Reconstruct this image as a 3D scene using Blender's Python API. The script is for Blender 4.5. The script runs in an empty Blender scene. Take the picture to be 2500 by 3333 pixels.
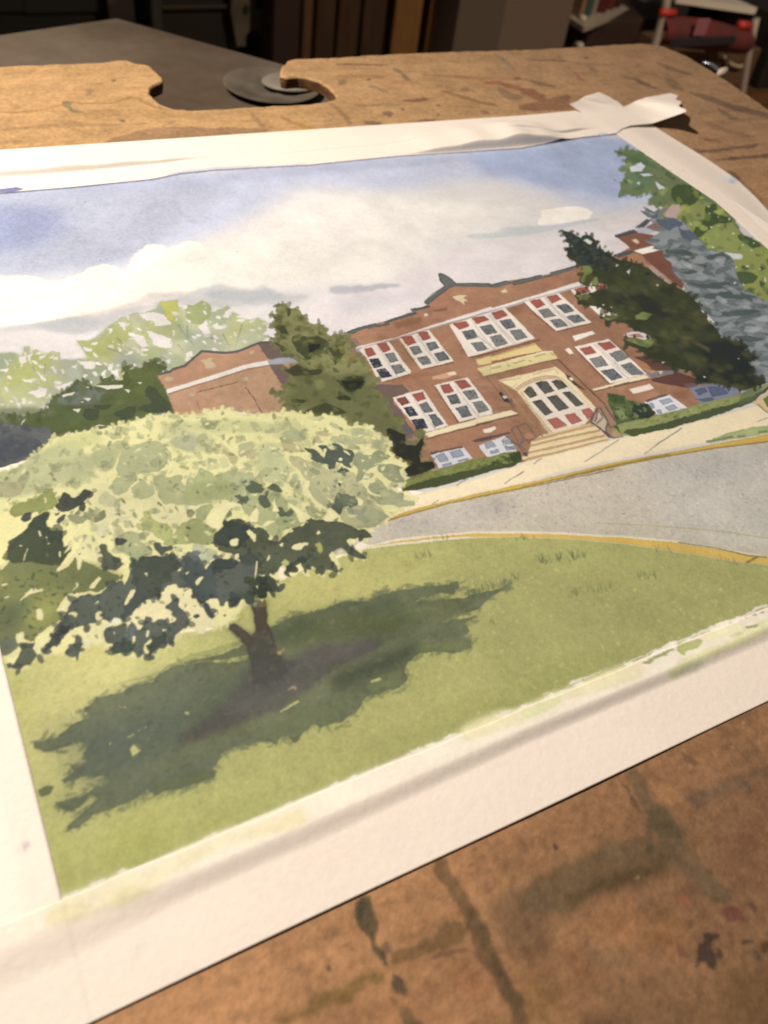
import bpy, math, random
import numpy as np
from mathutils import Vector, Matrix
from mathutils.geometry import delaunay_2d_cdt, tessellate_polygon

# ------------------------------------------------------------------ camera
H = 0.245                       # height of the lens over the drawing board (m)
FPX, CX, CY = 2794.96, 1250.0, 1666.5   # focal length and centre, in photograph pixels
_v1 = np.array([-890., -1513.]); _v2 = np.array([7519., -96.])
_c = np.array([CX, CY])
_d1 = np.append(_v1 - _c, FPX); _d1 /= np.linalg.norm(_d1)
_d2 = np.append(_v2 - _c, FPX); _d2 /= np.linalg.norm(_d2)
ROT = np.stack([_d2, _d1, np.cross(_d2, _d1)])
S = bpy.context.scene
cam_data = bpy.data.cameras.new('camera')
cam = bpy.data.objects.new('camera', cam_data)
S.collection.objects.link(cam); S.camera = cam
_m = np.eye(4)
_m[:3, 0] = ROT[:, 0]; _m[:3, 1] = -ROT[:, 1]; _m[:3, 2] = -ROT[:, 2]; _m[:3, 3] = (0, 0, H)
cam.matrix_world = Matrix(_m.tolist())
cam_data.sensor_width = 36; cam_data.sensor_fit = 'AUTO'
cam_data.lens = 36 * FPX / 3333
cam_data.clip_start = 0.01; cam_data.clip_end = 60
cam_data.dof.use_dof = True
cam_data.dof.focus_distance = 0.355
cam_data.dof.aperture_fstop = 14.5

# ------------------------------------------------------------------ light
world = bpy.data.worlds.new('World'); S.world = world; world.use_nodes = True
world.node_tree.nodes['Background'].inputs[0].default_value = (1.0, 0.86, 0.74, 1)
world.node_tree.nodes['Background'].inputs[1].default_value = 0.075
LAMP = (-0.28, 0.64, 0.80)
def lamp(name, loc, power, radius, col, kind='POINT'):
    d = bpy.data.lights.new(name, kind); d.energy = power; d.shadow_soft_size = radius; d.color = col
    o = bpy.data.objects.new(name, d); S.collection.objects.link(o); o.location = loc
    return o
key = lamp('desk_lamp_bulb', LAMP, 65, 0.035, (1.0, 0.815, 0.665), 'SPOT')
key.data.spot_size = math.radians(128); key.data.spot_blend = 0.35
key.rotation_euler = (Vector((0.2, 0.35, 0)) - Vector(LAMP)).to_track_quat('-Z', 'Y').to_euler()
room = lamp('background_fill_light', (2.0, 0.2, 1.5), 175, 0.08, (1.0, 0.80, 0.60), 'SPOT')  # unseen fill light, added to brighten the background
room.data.spot_size = math.radians(75); room.data.spot_blend = 0.5
room.rotation_euler = (Vector((2.1, 3.0, -0.3)) - room.location).to_track_quat('-Z', 'Y').to_euler()
S.view_settings.view_transform = 'Standard'; S.view_settings.look = 'None'
S.view_settings.exposure = 0; S.view_settings.gamma = 1
S.render.engine = 'CYCLES'
S.cycles.max_bounces = 6; S.cycles.use_denoising = True

# ------------------------------------------------------------------ geometry of the picture: photo pixel -> place
def rays(p):
    p = np.asarray(p, float).reshape(-1, 2)
    d = np.column_stack([p - _c, np.full(len(p), FPX)])
    return d @ ROT.T
def plane(p):                   # photo pixels -> board plane, in units of H
    d = rays(p); return d[:, :2] * (-1.0 / d[:, 2])[:, None]
def at_z(p, z):                 # photo pixels -> horizontal plane at z (m)
    d = rays(p); t = (z - H) / d[:, 2]; return np.column_stack([d[:, 0] * t, d[:, 1] * t, np.full(len(d), z)])
def at_y(p, y):                 # photo pixels -> upright plane at y (m)
    d = rays(p); t = y / d[:, 1]; return np.column_stack([d[:, 0] * t, np.full(len(d), y), H + d[:, 2] * t])
def lin(c):
    c = np.asarray(c, float) / 255.0
    return np.where(c <= 0.04045, c / 12.92, ((c + 0.055) / 1.055) ** 2.4)
def _fall(XY):                  # relative lamp light on the board
    d2 = (XY[:, 0] - LAMP[0]) ** 2 + (XY[:, 1] - LAMP[1]) ** 2 + LAMP[2] ** 2
    return LAMP[2] / d2 ** 1.5
SAT = 0.9
_ref = _fall(plane([(2341, 660)]) * H)[0]
WHITE = lin((226, 208, 192))
def pigment(col, px):           # colour read off the photo at px -> reflectance of the paint
    px = np.clip(np.asarray(px, float).reshape(-1, 2), (0, 0), (2500, 3333))
    w = WHITE * (_fall(plane(px) * H).mean() / _ref)
    col = np.asarray(col, float); g = col @ (0.3, 0.55, 0.15); col = g + SAT * (col - g)
    return np.clip(0.84 * lin(col) / w, 0.004, 0.88)
# ------------------------------------------------------------------ the watercolour, painted into an array over the board plane
DEN = 800.0                     # samples per H
X0, X1, Y0, Y1 = -0.30, 2.56, 0.20, 2.44
W_, H_ = int((X1 - X0) * DEN), int((Y1 - Y0) * DEN)
rng = np.random.default_rng(7)
def noise(w, h, step, seed=0):
    r = np.random.default_rng(seed)
    gw, gh = int(w / step) + 3, int(h / step) + 3
    g = r.random((gh, gw), dtype=np.float32)
    x = np.arange(w, dtype=np.float32) / step; y = np.arange(h, dtype=np.float32) / step
    xi = x.astype(int); yi = y.astype(int); fx = x - xi; fy = y - yi
    fx = fx * fx * (3 - 2 * fx); fy = fy * fy * (3 - 2 * fy)
    a = g[:, xi] * (1 - fx) + g[:, xi + 1] * fx
    return a[yi] * (1 - fy)[:, None] + a[yi + 1] * fy[:, None] - 0.5
GR = noise(W_, H_, 2.2, 1) * 0.9 + noise(W_, H_, 5, 2) * 0.8 + noise(W_, H_, 1.01, 3) * 0.5     # paper grain
BL = noise(W_, H_, 60, 4) + noise(W_, H_, 26, 5) * 0.7 + noise(W_, H_, 11, 6) * 0.4             # wash pooling
N1x, N1y = noise(W_, H_, 15, 8), noise(W_, H_, 15, 9)
N2x, N2y = noise(W_, H_, 5, 10), noise(W_, H_, 5, 11)
C = np.empty((H_, W_, 3), np.float32); C[:] = (0.85, 0.835, 0.80)
C *= (1 + 0.015 * GR + 0.02 * BL)[:, :, None]
ID = np.zeros((H_, W_), np.int16)
CT = C * np.float32(0.94)                   # what the tape strips show: bare tape plus the stray paint

FR = dict(A=(1100, 860, 3.318), B=(1550, 860, 3.318), C=(1100, 1200, 3.318), D=(1550, 1150, 3.318), E=(2000, 1050, 3.318),
          F=(2000, 650, 3.318), G=(500, 950, 2.37), H=(0, 950, 2.765), I=(0, 1350, 2.37), J=(0, 1800, 2.37), K=(600, 1300, 2.07375),
          L=(600, 1800, 2.07375), M=(1200, 1350, 2.07375), N=(1700, 1250, 2.07375), O=(1200, 1700, 2.07375), P=(50, 2150, 2.07375),
          Q=(1000, 500, 1.659), R=(1700, 400, 2.07375), S=(0, 500, 1.659), T=(0, 2600, 1.659), U=(1700, 1900, 2.07375), Z=(0, 0, 1.0))
def pts(s):
    """'A 1,2 3,4 B 5,6' : points in the frames of the study enlargements -> photo pixels"""
    out = []; f = FR['Z']
    for tok in s.split():
        if tok in FR: f = FR[tok]
        else:
            a, b = tok.split(','); out.append((f[0] + float(a) / f[2], f[1] + float(b) / f[2]))
    return np.array(out)
def to_r(p):
    q = plane(p); return np.column_stack([(q[:, 0] - X0) * DEN, (Y1 - q[:, 1]) * DEN])
def raster(P, x0, y0, w, h):
    a = P; b = np.roll(P, -1, 0)
    lo = np.minimum(a[:, 1], b[:, 1]) - y0 - 0.5; hi = np.maximum(a[:, 1], b[:, 1]) - y0 - 0.5
    r0 = np.clip(np.ceil(lo), 0, h).astype(int); r1 = np.clip(np.ceil(hi), 0, h).astype(int)
    n = r1 - r0; k = n > 0
    if not k.any(): return np.zeros((h, w), np.float32)
    a, b, r0, n = a[k], b[k], r0[k], n[k]
    e = np.repeat(np.arange(len(n)), n)
    rows = np.arange(n.sum()) - np.repeat(np.cumsum(n) - n, n) + r0[e]
    t = (rows + 0.5 + y0 - a[e, 1]) / (b[e, 1] - a[e, 1])
    xs = a[e, 0] + t * (b[e, 0] - a[e, 0]) - x0
    acc = np.zeros((h, w + 1), np.int32)
    np.add.at(acc, (rows, np.clip(np.ceil(xs - 0.5), 0, w).astype(int)), 1)
    return (np.cumsum(acc, 1)[:, :w] & 1).astype(np.float32)
def box(m, r):
    for ax in (0, 1):
        c = np.cumsum(np.pad(m, [(r + 1, r) if i == ax else (0, 0) for i in (0, 1)], mode='edge'), ax, dtype=np.float64)
        n = m.shape[ax]
        m = ((np.take(c, range(2 * r + 1, 2 * r + 1 + n), ax) - np.take(c, range(0, n), ax)) / (2 * r + 1)).astype(np.float32)
    return m
def soft(m, s):
    if s < 0.4: return m
    if s < 1.2:
        k = 0.25 * s
        for ax in (0, 1):
            p = np.pad(m, [(1, 1) if i == ax else (0, 0) for i in (0, 1)], mode='edge'); n = m.shape[ax]
            m = (1 - 2 * k) * m + k * (np.take(p, range(0, n), ax) + np.take(p, range(2, n + 2), ax))
        return m
    r = max(1, int(round(s)))
    for _ in range(3): m = box(m, r)
    return m
def wob(P, rough, sm):
    if sm:
        if len(P) < 7:          # few corners: round them only a little
            Q = np.roll(P, -1, 0); P = np.stack([0.88 * P + 0.12 * Q, 0.5 * P + 0.5 * Q, 0.12 * P + 0.88 * Q], 1).reshape(-1, 2)
        for _ in range(sm):
            Q = np.roll(P, -1, 0); P = np.stack([0.75 * P + 0.25 * Q, 0.25 * P + 0.75 * Q], 1).reshape(-1, 2)
    if rough:
        Q = np.roll(P, -1, 0); L = np.hypot(*(Q - P).T); n = np.clip((L / 2.5).astype(int) + 1, 1, 400)
        e = np.repeat(np.arange(len(P)), n); t = (np.arange(n.sum()) - np.repeat(np.cumsum(n) - n, n)) / n[e]
        P = P[e] + (Q - P)[e] * t[:, None]
        ix = np.clip(P[:, 0].astype(int), 0, W_ - 1); iy = np.clip(P[:, 1].astype(int), 0, H_ - 1)
        P = P + rough * np.column_stack([3.2 * N1x[iy, ix] + 2.4 * N2x[iy, ix], 3.2 * N1y[iy, ix] + 2.4 * N2y[iy, ix]])
    return P
def window(P, pad):
    x0 = max(0, int(P[:, 0].min() - pad)); y0 = max(0, int(P[:, 1].min() - pad))
    x1 = min(W_, int(P[:, 0].max() + pad) + 2); y1 = min(H_, int(P[:, 1].max() + pad) + 2)
    return x0, y0, x1, y1
def lay(P, alb, a=1.0, blur=0.5, edge=0.14, gran=0.085, pool=0.14, id=None, clip=None, mul=False):
    x0, y0, x1, y1 = window(P, 3 * blur + 4)
    if x1 <= x0 or y1 <= y0: return
    m = raster(P, x0, y0, x1 - x0, y1 - y0)
    if clip is not None: m = m * clip[y0:y1, x0:x1]
    k = m
    m = soft(m, blur)
    sl = np.s_[y0:y1, x0:x1]
    v = 1 + gran * GR[sl] + pool * BL[sl]
    if edge and blur < 3: v = v * (1 - edge * np.clip(2.2 * m * (1 - box(m, 3)), 0, 1))
    m = (m * a)[:, :, None]
    col = np.asarray(alb, np.float32)[None, None] * v[:, :, None]
    if mul: C[sl] *= 1 - m + m * col
    else: C[sl] = C[sl] * (1 - m) + col * m
    if id is not None: ID[sl][k > 0.5] = id
def fill(s, col, a=1.0, blur=0.5, rough=0.5, sm=0, **kw):
    p = pts(s) if isinstance(s, str) else np.asarray(s, float)
    P = wob(to_r(p), rough, sm)
    lay(P, pigment(col, p), a, blur, **kw)
def line(s, col, w, a=1.0, blur=0.5, rough=0.25, taper=False, **kw):
    p = pts(s) if isinstance(s, str) else np.asarray(s, float)
    n = max(2, len(p)); d = np.gradient(p, axis=0); d /= np.hypot(*d.T)[:, None] + 1e-9
    nr = np.column_stack([-d[:, 1], d[:, 0]]) * (w / 2)
    if taper: nr = nr * np.linspace(1, 0.15, n)[:, None]
    fill(np.vstack([p + nr, (p - nr)[::-1]]), col, a, blur, rough, edge=0.05, **kw)
def mask(s, rough=0.5, sm=0):
    P = wob(to_r(pts(s)), rough, sm); return raster(P, 0, 0, W_, H_)
def dabs(s, n, size, cols, a=0.9, aspect=2.0, ang=0.4, spread=0.7, seed=1, blur=0.6, edge=0.14, keep=None, grow=1.0):
    """n loose brush dabs inside the outline; size is in photo pixels at the place"""
    r = np.random.default_rng(seed); p = pts(s); M = mask(s)
    if keep is not None: M = M * keep
    lo, hi = p.min(0), p.max(0); k = 0; tries = 0
    cols = [np.asarray(c, float) for c in cols]
    while k < n and tries < n * 40:
        tries += 1
        q = lo + r.random(2) * (hi - lo); R = to_r(q[None])[0]
        if not (0 <= R[0] < W_ and 0 <= R[1] < H_) or M[int(R[1]), int(R[0])] < 0.5: continue
        k += 1
        L = r.uniform(*size); t = ang + r.normal() * spread; m = 9
        th = np.arange(m) / m * 2 * np.pi
        rad = 1 + 0.28 * r.normal(size=m)
        e = np.column_stack([np.cos(th) * rad * L / 2, np.sin(th) * rad * L / 2 / aspect])
        e = e @ np.array([[math.cos(t), math.sin(t)], [-math.sin(t), math.cos(t)]]) + q
        c = cols[r.integers(len(cols))] * r.uniform(0.93, 1.07)
        lay(wob(to_r(e), 0.3, 1), pigment(np.clip(c, 0, 255), q[None]), a * r.uniform(0.75, 1), blur, edge, clip=M)
def fringe(s, col, size=(10, 22), step=9, aspect=1.9, ang=None, a=0.9, seed=1, clip=None, out=0.25):
    # small leaf-shaped dabs along an outline, so that it breaks up like foliage
    r = np.random.default_rng(seed); p = pts(s); Q = np.roll(p, -1, 0); L = np.hypot(*(Q - p).T); n = np.maximum((L / step).astype(int), 0)
    e = np.repeat(np.arange(len(p)), n)
    if len(e) == 0: return
    t = r.random(len(e))[:, None]; B = p[e] * (1 - t) + Q[e] * t; d = (Q - p)[e] / (L[e][:, None] + 1e-9); c = p.mean(0)
    col = np.asarray(col, float)
    for k in range(len(e)):
        nr = np.array([-d[k, 1], d[k, 0]])
        if nr @ (B[k] - c) < 0: nr = -nr
        l = r.uniform(*size) * 1.25; th = (math.atan2(nr[1], nr[0]) if ang is None else ang) + r.normal() * 0.55
        q = B[k] + nr * l * out * r.uniform(-1, 1)
        if not (-200 < q[0] < 2700 and -50 < q[1] < 3400): continue
        m = 8; f = np.arange(m) / m * 2 * np.pi; rad = 1 + 0.11 * r.normal(size=m)
        x = np.column_stack([np.cos(f) * rad * l / 2, np.sin(f) * rad * l / 2 / aspect])
        x = x @ np.array([[math.cos(th), math.sin(th)], [-math.sin(th), math.cos(th)]]) + q
        lay(wob(to_r(x), 0.3, 1), pigment(np.clip(col * r.uniform(0.93, 1.08), 0, 255), q[None]), a * r.uniform(0.75, 1), 0.6, 0.12, clip=clip)
def ticks(x, y, w, h, n, col, slope=0.0, lean=0.3, seed=1, a=0.7, wd=4):
    r = np.random.default_rng(seed)
    for i in range(n):
        u = r.random(); px = x + u * w; py = y + slope * u * w + r.normal() * h * 0.15
        hh = h * r.uniform(0.5, 1.1); l = lean + r.normal() * 0.35
        line([(px, py), (px - l * hh * 0.5, py - hh * 0.55), (px - l * hh, py - hh)], col, wd * r.uniform(0.6, 1.2), a * r.uniform(0.6, 1), taper=True)

PAPER, SKY, CLOUD, FARTREE, BUSH, SHRUB, ANNEX, OAK, TRUNK, SHADE, LAWN, NCURB, ROAD, FCURB, WALK, HEDGE, DSHRUB, LSPRUCE, DSPRUCE, \
    BSPRUCE, RTREE, WALL, COPING, CORNICE, SIGN, DOOR, STEPS, RAIL, VERGE, RWING, CLOUD2, CLOUD3, RAIL2 = range(33)
WIN0 = 40
# ---- sky
PX0, PX1, PY0, PY1 = -0.0475, 2.0357, 0.4296, 2.085
TOPEDGE = 'Z -700,697 -200,650 0,630 235,611 494,585 590,566 700,555 850,547 1000,540 1300,510 1500,497 1700,482 1900,447 2008,436'
top_e = plane(pts(TOPEDGE))
RIGHT = np.array([(2.0357, 2.086), (2.030, 1.81), (2.031, 1.62), (2.008, 1.50), (1.977, 1.353), (1.90, 1.05), (1.85, 0.4296)])
rect = np.vstack([top_e[top_e[:, 0] > PX0], RIGHT, [(PX0, PY0)], [(PX0, PY1)]])
rect_r = np.column_stack([(rect[:, 0] - X0) * DEN, (Y1 - rect[:, 1]) * DEN])
RM = raster(rect_r, 0, 0, W_, H_)
SKYP = ' -900,1200 -900,700 ' + TOPEDGE[2:] + ' 3600,1300 3600,2000 '
off_ = np.array([(1.0, 1.12), (2.12, 1.30), (2.12, 0.40), (1.0, 0.40)])      # road beyond the right edge of the photograph
lay(np.column_stack([(off_[:, 0] - X0) * DEN, (Y1 - off_[:, 1]) * DEN]), pigment((176, 168, 154), [(2500, 1700)]), 1, 0.5, id=ROAD, clip=RM, gran=0.16)
def sky(s, col, a, blur, **kw): fill(s, col, a, blur, kw.pop('rough', 1.0), kw.pop('sm', 1), edge=kw.pop('edge', 0), clip=RM, **kw)
fill('Z' + SKYP, (238, 228, 222), 1, 0.4, 0, edge=0.1, id=SKY, clip=RM, pool=0.05)
sky('Z -600,700 0,625 500,580 1000,535 1500,490 1700,478 2012,432 2080,470 2140,520 2110,640 2030,690 1900,680 1750,612 1560,578 1350,612 1150,640 950,672 800,716 650,770 560,825 420,870 250,885 100,900 -600,930', (206, 207, 225), 0.93, 20, gran=0.15)
sky('Z -500,640 0,636 500,590 700,570 720,660 560,770 420,850 250,870 100,885 -500,900', (211, 212, 226), 0.85, 14, gran=0.18)
sky('Z -500,700 60,660 160,665 240,700 200,760 150,800 40,820 -500,850', (176, 181, 217), 0.85, 20, gran=0.24)
sky('Z -500,640 500,583 1000,540 1500,497 1500,530 1000,570 500,620 -500,690', (196, 199, 223), 0.6, 8, gran=0.12)
sky('Z 1480,490 1700,478 2012,432 2200,560 2150,660 1950,640 1700,585 1560,560', (156, 166, 193), 0.9, 18, gran=0.12)
sky('Z 960,1000 1080,950 1290,905 1400,850 1520,800 1800,776 1900,742 2080,690 2200,740 2060,820 1900,910 1600,950 1390,1000 1200,1075 950,1100', (226, 212, 208), 0.95, 9, gran=0.08)
sky('Z 900,640 1050,600 1300,650 1650,650 1800,700 1500,770 1330,870 1100,930 900,900 700,860', (250, 238, 224), 0.9, 26)
cl = mask('S -200,640 0,650 100,660 200,665 300,690 400,660 480,625 540,605 590,598 660,625 700,600 720,560 750,520 800,495 860,487 910,510 960,490 1010,475 1100,465 1300,440 1600,420 1900,520 1900,640 1659,720 1300,760 900,790 640,850 300,900 -200,950')
lay(wob(to_r(pts('S -200,640 0,650 100,660 200,665 300,690 400,660 480,625 540,605 590,598 660,625 700,600 720,560 750,520 800,495 860,487 910,510 960,490 1010,475 1080,480 1150,540 1180,620 1160,690 1100,730 900,790 640,850 300,900 -200,950')), 2.6, 1), (0.86, 0.845, 0.80), 0.97, 1.4, id=CLOUD, clip=RM)
sky('S 700,640 900,520 1200,470 1500,500 1800,540 1900,620 1700,700 1300,740 900,760', (255, 245, 228), 0.95, 20, id=CLOUD); sky('S 60,935 180,905 300,895 450,862 600,825 700,798 780,755 800,735 900,742 1000,745 1100,730 1180,697 1260,722 1380,742 1440,700 1470,755 1560,765 1659,755 1659,800 1500,825 1400,818 1200,830 1000,820 860,815 720,880 600,950 420,975 300,965 200,945 100,965 -100,990 -100,960', (207, 203, 200), 0.7, 3.5, rough=2.4, id=CLOUD)
sky('S 130,915 300,900 460,880 560,900 540,940 430,968 260,950', (192, 190, 191), 0.5, 4, rough=2)
sky('S 1080,745 1250,735 1380,745 1460,720 1560,780 1400,800 1200,790', (188, 188, 190), 0.6, 3, rough=2)
sky('S -100,960 230,950 330,990 440,1000 440,1100 0,1100 -100,1100', (244, 232, 224), 0.8, 3)
sky('A -100,225 100,235 250,238 420,222 620,206 670,222 600,250 420,275 290,300 160,322 0,325 -100,315', (182, 182, 186), 0.8, 2.4, rough=2, id=CLOUD)
sky('A -100,330 300,300 600,320 900,300 800,420 300,520 0,560', (210, 202, 204), 0.5, 9)
sky('Q 225,580 245,530 290,490 340,470 380,480 430,520 450,545 560,570 610,600 570,640 500,640 440,690 300,705 150,695 100,640', (248, 237, 222), 0.6, 1.6, rough=2.2, id=CLOUD2)
sky('Q 1236,385 1265,330 1250,305 1330,295 1440,278 1500,290 1550,318 1530,350 1490,365 1400,370 1300,395', (238, 224, 210), 1, 0.7, edge=0.1, rough=1.4, id=CLOUD3)
sky('Q 840,455 900,428 1000,435 1060,395 1130,395 1240,390 1400,372 1550,345 1600,350 1450,388 1200,440 1000,458', (184, 187, 189), 0.7, 2.5)
sky('R 560,540 700,510 840,490 900,480 860,530 700,560', (184, 188, 200), 0.6, 4)
for a_ in ('S 1280,527 1283,530', 'S 540,572 543,576', 'R 615,380 634,388', 'S 455,258 459,262'): line(a_, (110, 110, 120), 5, 0.7)
line('S 20,820 40,800 62,785', (200, 180, 180), 3, 0.6); line('S 310,898 308,870 318,848', (170, 165, 170), 3, 0.6); line('S 185,795 195,812', (220, 190, 180), 3, 0.5)
# pencil-dark edge of the blue along the tape
line(TOPEDGE, (120, 128, 170), 5, 0.75, rough=0.4)

# ---- far pale trees on the left
FT = 'H -300,560 0,540 60,548 130,545 200,595 225,500 262,492 275,620 300,520 330,510 380,560 430,570 460,530 530,535 540,610 620,600 790,600 760,540 720,470 670,432 790,445 880,395 950,330 1000,280 1060,240 1150,212 1210,178 1300,190 1400,150 1440,90 1600,62 1615,130 G 245,130 262,90 300,102 375,60 438,100 450,155 550,112 572,102 598,150 650,172 700,212 760,222 812,200 880,250 845,330 890,345 800,390 660,440 560,470 370,450 230,570 110,600 H 1430,735 1200,860 800,900 450,1000 300,1100 -300,1120'
fill(FT, (196, 197, 146), 0.9, 0.6, 1.6, id=FARTREE, clip=RM, pool=0.2)
dabs(FT, 60, (60, 150), [(186, 190, 128), (170, 182, 140), (178, 180, 150), (190, 190, 120), (172, 178, 158)], 0.75, 1.6, seed=2, blur=3, edge=0.05)
fill('H 1440,85 1600,64 1610,180 1560,260 1500,250 1480,170', (205, 200, 100), 0.9, 1, 1, clip=RM)
fill('G 245,135 262,90 300,102 375,60 438,100 435,180 380,240 260,240', (168, 176, 112), 0.85, 1, 1)
fill('H 690,440 900,420 1010,290 1180,260 1200,380 1000,560 800,580 720,480', (180, 184, 104), 0.75, 2, 1, clip=RM)
fill('H 720,650 900,640 1050,700 1120,760 940,780 820,860 740,760', (150, 160, 130), 0.7, 2, 1)
fill('H 60,660 240,560 330,540 500,560 460,680 300,760 100,860 0,860', (190, 192, 108), 0.7, 4, 1)
for h_ in ('H 1200,370 1290,390 1340,480 1280,495 1210,440', 'H 1310,345 1380,350 1440,430 1545,415 1530,500 1460,505 1390,440', 'H 1055,265 1140,265 1120,345 1085,310', 'H 965,335 1010,325 1000,360',
           'G 335,260 420,215 415,260 440,320 400,330', 'G 445,265 490,240 520,280 480,290', 'G 530,180 600,110 640,120 600,170 560,205', 'G 640,190 760,120 800,195 720,215', 'G 245,480 290,455 300,490 255,515', 'G 0,310 60,330 130,360 60,430 0,400',
           'H 1250,195 1390,180 1480,200 1540,290 1400,300 1380,260 1290,235', 'H 700,620 860,625 850,690 780,680', 'H 985,700 1060,705 1085,775 1010,740', 'H 1190,650 1220,640 1255,700', 'H 750,490 830,510 820,530 760,525', 'H 640,670 690,640 680,690', 'H 185,785 295,780 290,810 220,805', 'H 240,900 420,860 400,930 330,950', 'H 500,850 660,800 640,850 540,890', 'H 330,1055 430,1000 490,940 480,990 400,1060', 'H 180,580 240,560 250,620 190,640', 'H 0,700 70,680 60,720', 'H 250,560 295,545 270,630', 'H 450,600 480,560 475,600', 'G 145,300 165,290 165,345', 'G 240,370 270,375 250,400', 'H 1410,640 1470,635 1440,655', 'H 1115,560 1205,535 1140,570'):
    fill(h_, (244, 231, 222), 0.95, 0.6, 1.1, edge=0)
dabs(FT, 150, (7, 26), [(243, 231, 222)], 0.9, 2.2, seed=3, edge=0)
for l_ in ('G 190,250 235,320 275,385', 'G 262,250 258,340 290,380 312,415', 'G 530,320 560,370 590,425', 'G 685,240 660,330 630,430', 'G 440,350 530,385', 'H 970,500 1050,530 1120,565', 'H 1050,405 1120,470 1220,550', 'H 290,665 360,780', 'H 410,640 390,780', 'H 1440,580 1520,610', 'G 185,400 235,460'):
    line(l_, (128, 140, 128), 6, 0.6, taper=True)

# ---- dark bushes and grey shrub at the left
BU = 'H 200,1120 420,1050 440,1010 490,930 640,860 680,790 760,800 830,850 920,860 905,780 990,760 1010,790 1110,790 1120,720 1080,670 1150,658 1180,700 1270,690 1310,640 1380,610 1440,650 1515,680 1420,735 1445,800 1490,880 1515,950 1575,1095 1400,1095 1220,1165 960,1220 850,1255 770,1245 600,1275 480,1320 300,1300 100,1250 -300,1250 -300,1080 100,1090'
fill(BU, (96, 106, 62), 1, 0.6, 1.2, id=BUSH, clip=RM, pool=0.25)
fill('H 640,860 680,790 760,800 830,850 950,870 940,960 800,1020 500,1010 440,1000 500,920', (122, 128, 116), 0.85, 1.5, 1)
fill('H 60,1040 300,1030 480,1070 520,1090 300,1130 0,1200 -300,1200 -300,1100', (122, 128, 100), 0.8, 3, 1, clip=RM)
fringe(BU, (98, 106, 66), (10, 26), 13, 1.7, None, 0.9, 51, RM)
dabs(BU, 60, (20, 60), [(84, 96, 56), (104, 112, 64), (92, 104, 70)], 0.6, 1.5, seed=4, blur=1)
for d_ in ('H 750,1070 790,1040 870,1050 900,1100 870,1150 800,1160 745,1120', 'H 1000,1090 1110,1060 1150,1025 1230,1035 1220,1090 1170,1150 1100,1160 1060,1120', 'H 1305,870 1350,840 1410,870 1440,930 1500,970 1570,1090 1260,1085 1260,1020 1370,1010 1350,960 1300,930', 'H 840,1010 1010,1010 980,1050 860,1060'):
    fill(d_, (74, 84, 62), 0.9, 0.6, 0.8, 1)
for h_ in ('H 655,1050 720,1050 700,1085', 'H 745,945 830,950 800,975', 'H 780,845 808,850 790,860', 'H 1120,870 1170,880 1155,905', 'H 550,925 680,895 640,925 560,945', 'H 850,840 1110,835 1090,860 960,875', 'H 1240,815 1280,805 1260,830', 'H 190,1215 205,1150 225,1140 200,1190', 'H 835,1210 900,1190 965,1205 900,1200', 'H 715,985 750,985 740,998'):
    fill(h_, (238, 228, 205), 0.95, 0.5, 0.7, edge=0)
SH = 'H -300,1190 0,1180 90,1170 150,1190 250,1190 330,1215 430,1210 480,1320 430,1390 380,1440 280,1500 100,1560 -300,1640'
fill(SH, (112, 113, 110), 1, 0.6, 1.2, id=SHRUB, clip=RM, pool=0.35)
dabs(SH, 55, (14, 46), [(88, 94, 98), (76, 84, 92), (134, 134, 128), (98, 102, 102)], 0.7, 1.7, seed=5, blur=1)
fill('H -300,1330 100,1290 300,1330 420,1340 380,1420 250,1490 60,1540 -300,1600', (78, 84, 92), 0.7, 4, 1)

# ---- school: annexe on the left
AN = 'G 35,632 145,590 240,565 370,448 560,470 650,455 800,393 920,388 1060,500 1130,540 1060,700 1060,940 850,955 600,915 350,955 165,948 95,750 40,660'
fill(AN, (196, 152, 118), 1, 0.6, 0.6, id=ANNEX, pool=0.26, gran=0.14)
dabs(AN, 60, (16, 70), [(182, 132, 100), (206, 164, 130)], 0.4, 2.2, -0.35, 0.4, seed=61, blur=2, edge=0)
fill('G 60,650 360,480 560,490 800,420 880,520 600,600 100,740', (188, 136, 106), 0.6, 2, 0.5)
fill('G 800,398 920,388 1060,500 1130,540 890,520 860,490', (112, 94, 86), 0.95, 0.7)
fill('G 890,560 1000,560 1050,600 1058,700 1012,722 975,700 930,630', (116, 96, 92), 0.95, 0.8)
fill('G 95,752 300,690 500,628 700,562 880,527 892,562 720,592 520,657 300,722 108,782', (240, 228, 212), 1, 0.5, 0.4, edge=0.05)
fill('G 880,527 950,510 1060,505 1125,540 892,562', (166, 170, 180), 1)
line('G 108,788 300,728 520,662 720,598 890,566', (150, 112, 84), 4, 0.8)
line('G 35,634 130,612 150,592 240,568 370,455 470,462 560,470 650,458 800,398 830,388 920,390', (98, 96, 93), 8, 1, id=ANNEX)
for s_ in ('G 362,525 390,512 405,522 420,505 455,510 450,535 470,540 482,578 450,588 430,592 400,590 395,555', 'G 740,460 776,450 770,478 745,488', 'G 80,660 110,648 145,655 150,680 90,690', 'G 678,660 725,652 730,685 690,690', 'G 270,785 310,780 325,798 280,808'): fill(s_, (208, 186, 146), 0.85, 0.7)
line('G 330,772 490,735 655,695', (118, 88, 72), 3, 0.8); line('G 710,732 770,820 840,938', (100, 82, 74), 3.5, 0.85); line('G 330,838 360,912', (130, 95, 80), 3, 0.6); line('G 690,640 712,720', (150, 112, 88), 3, 0.5)

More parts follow.
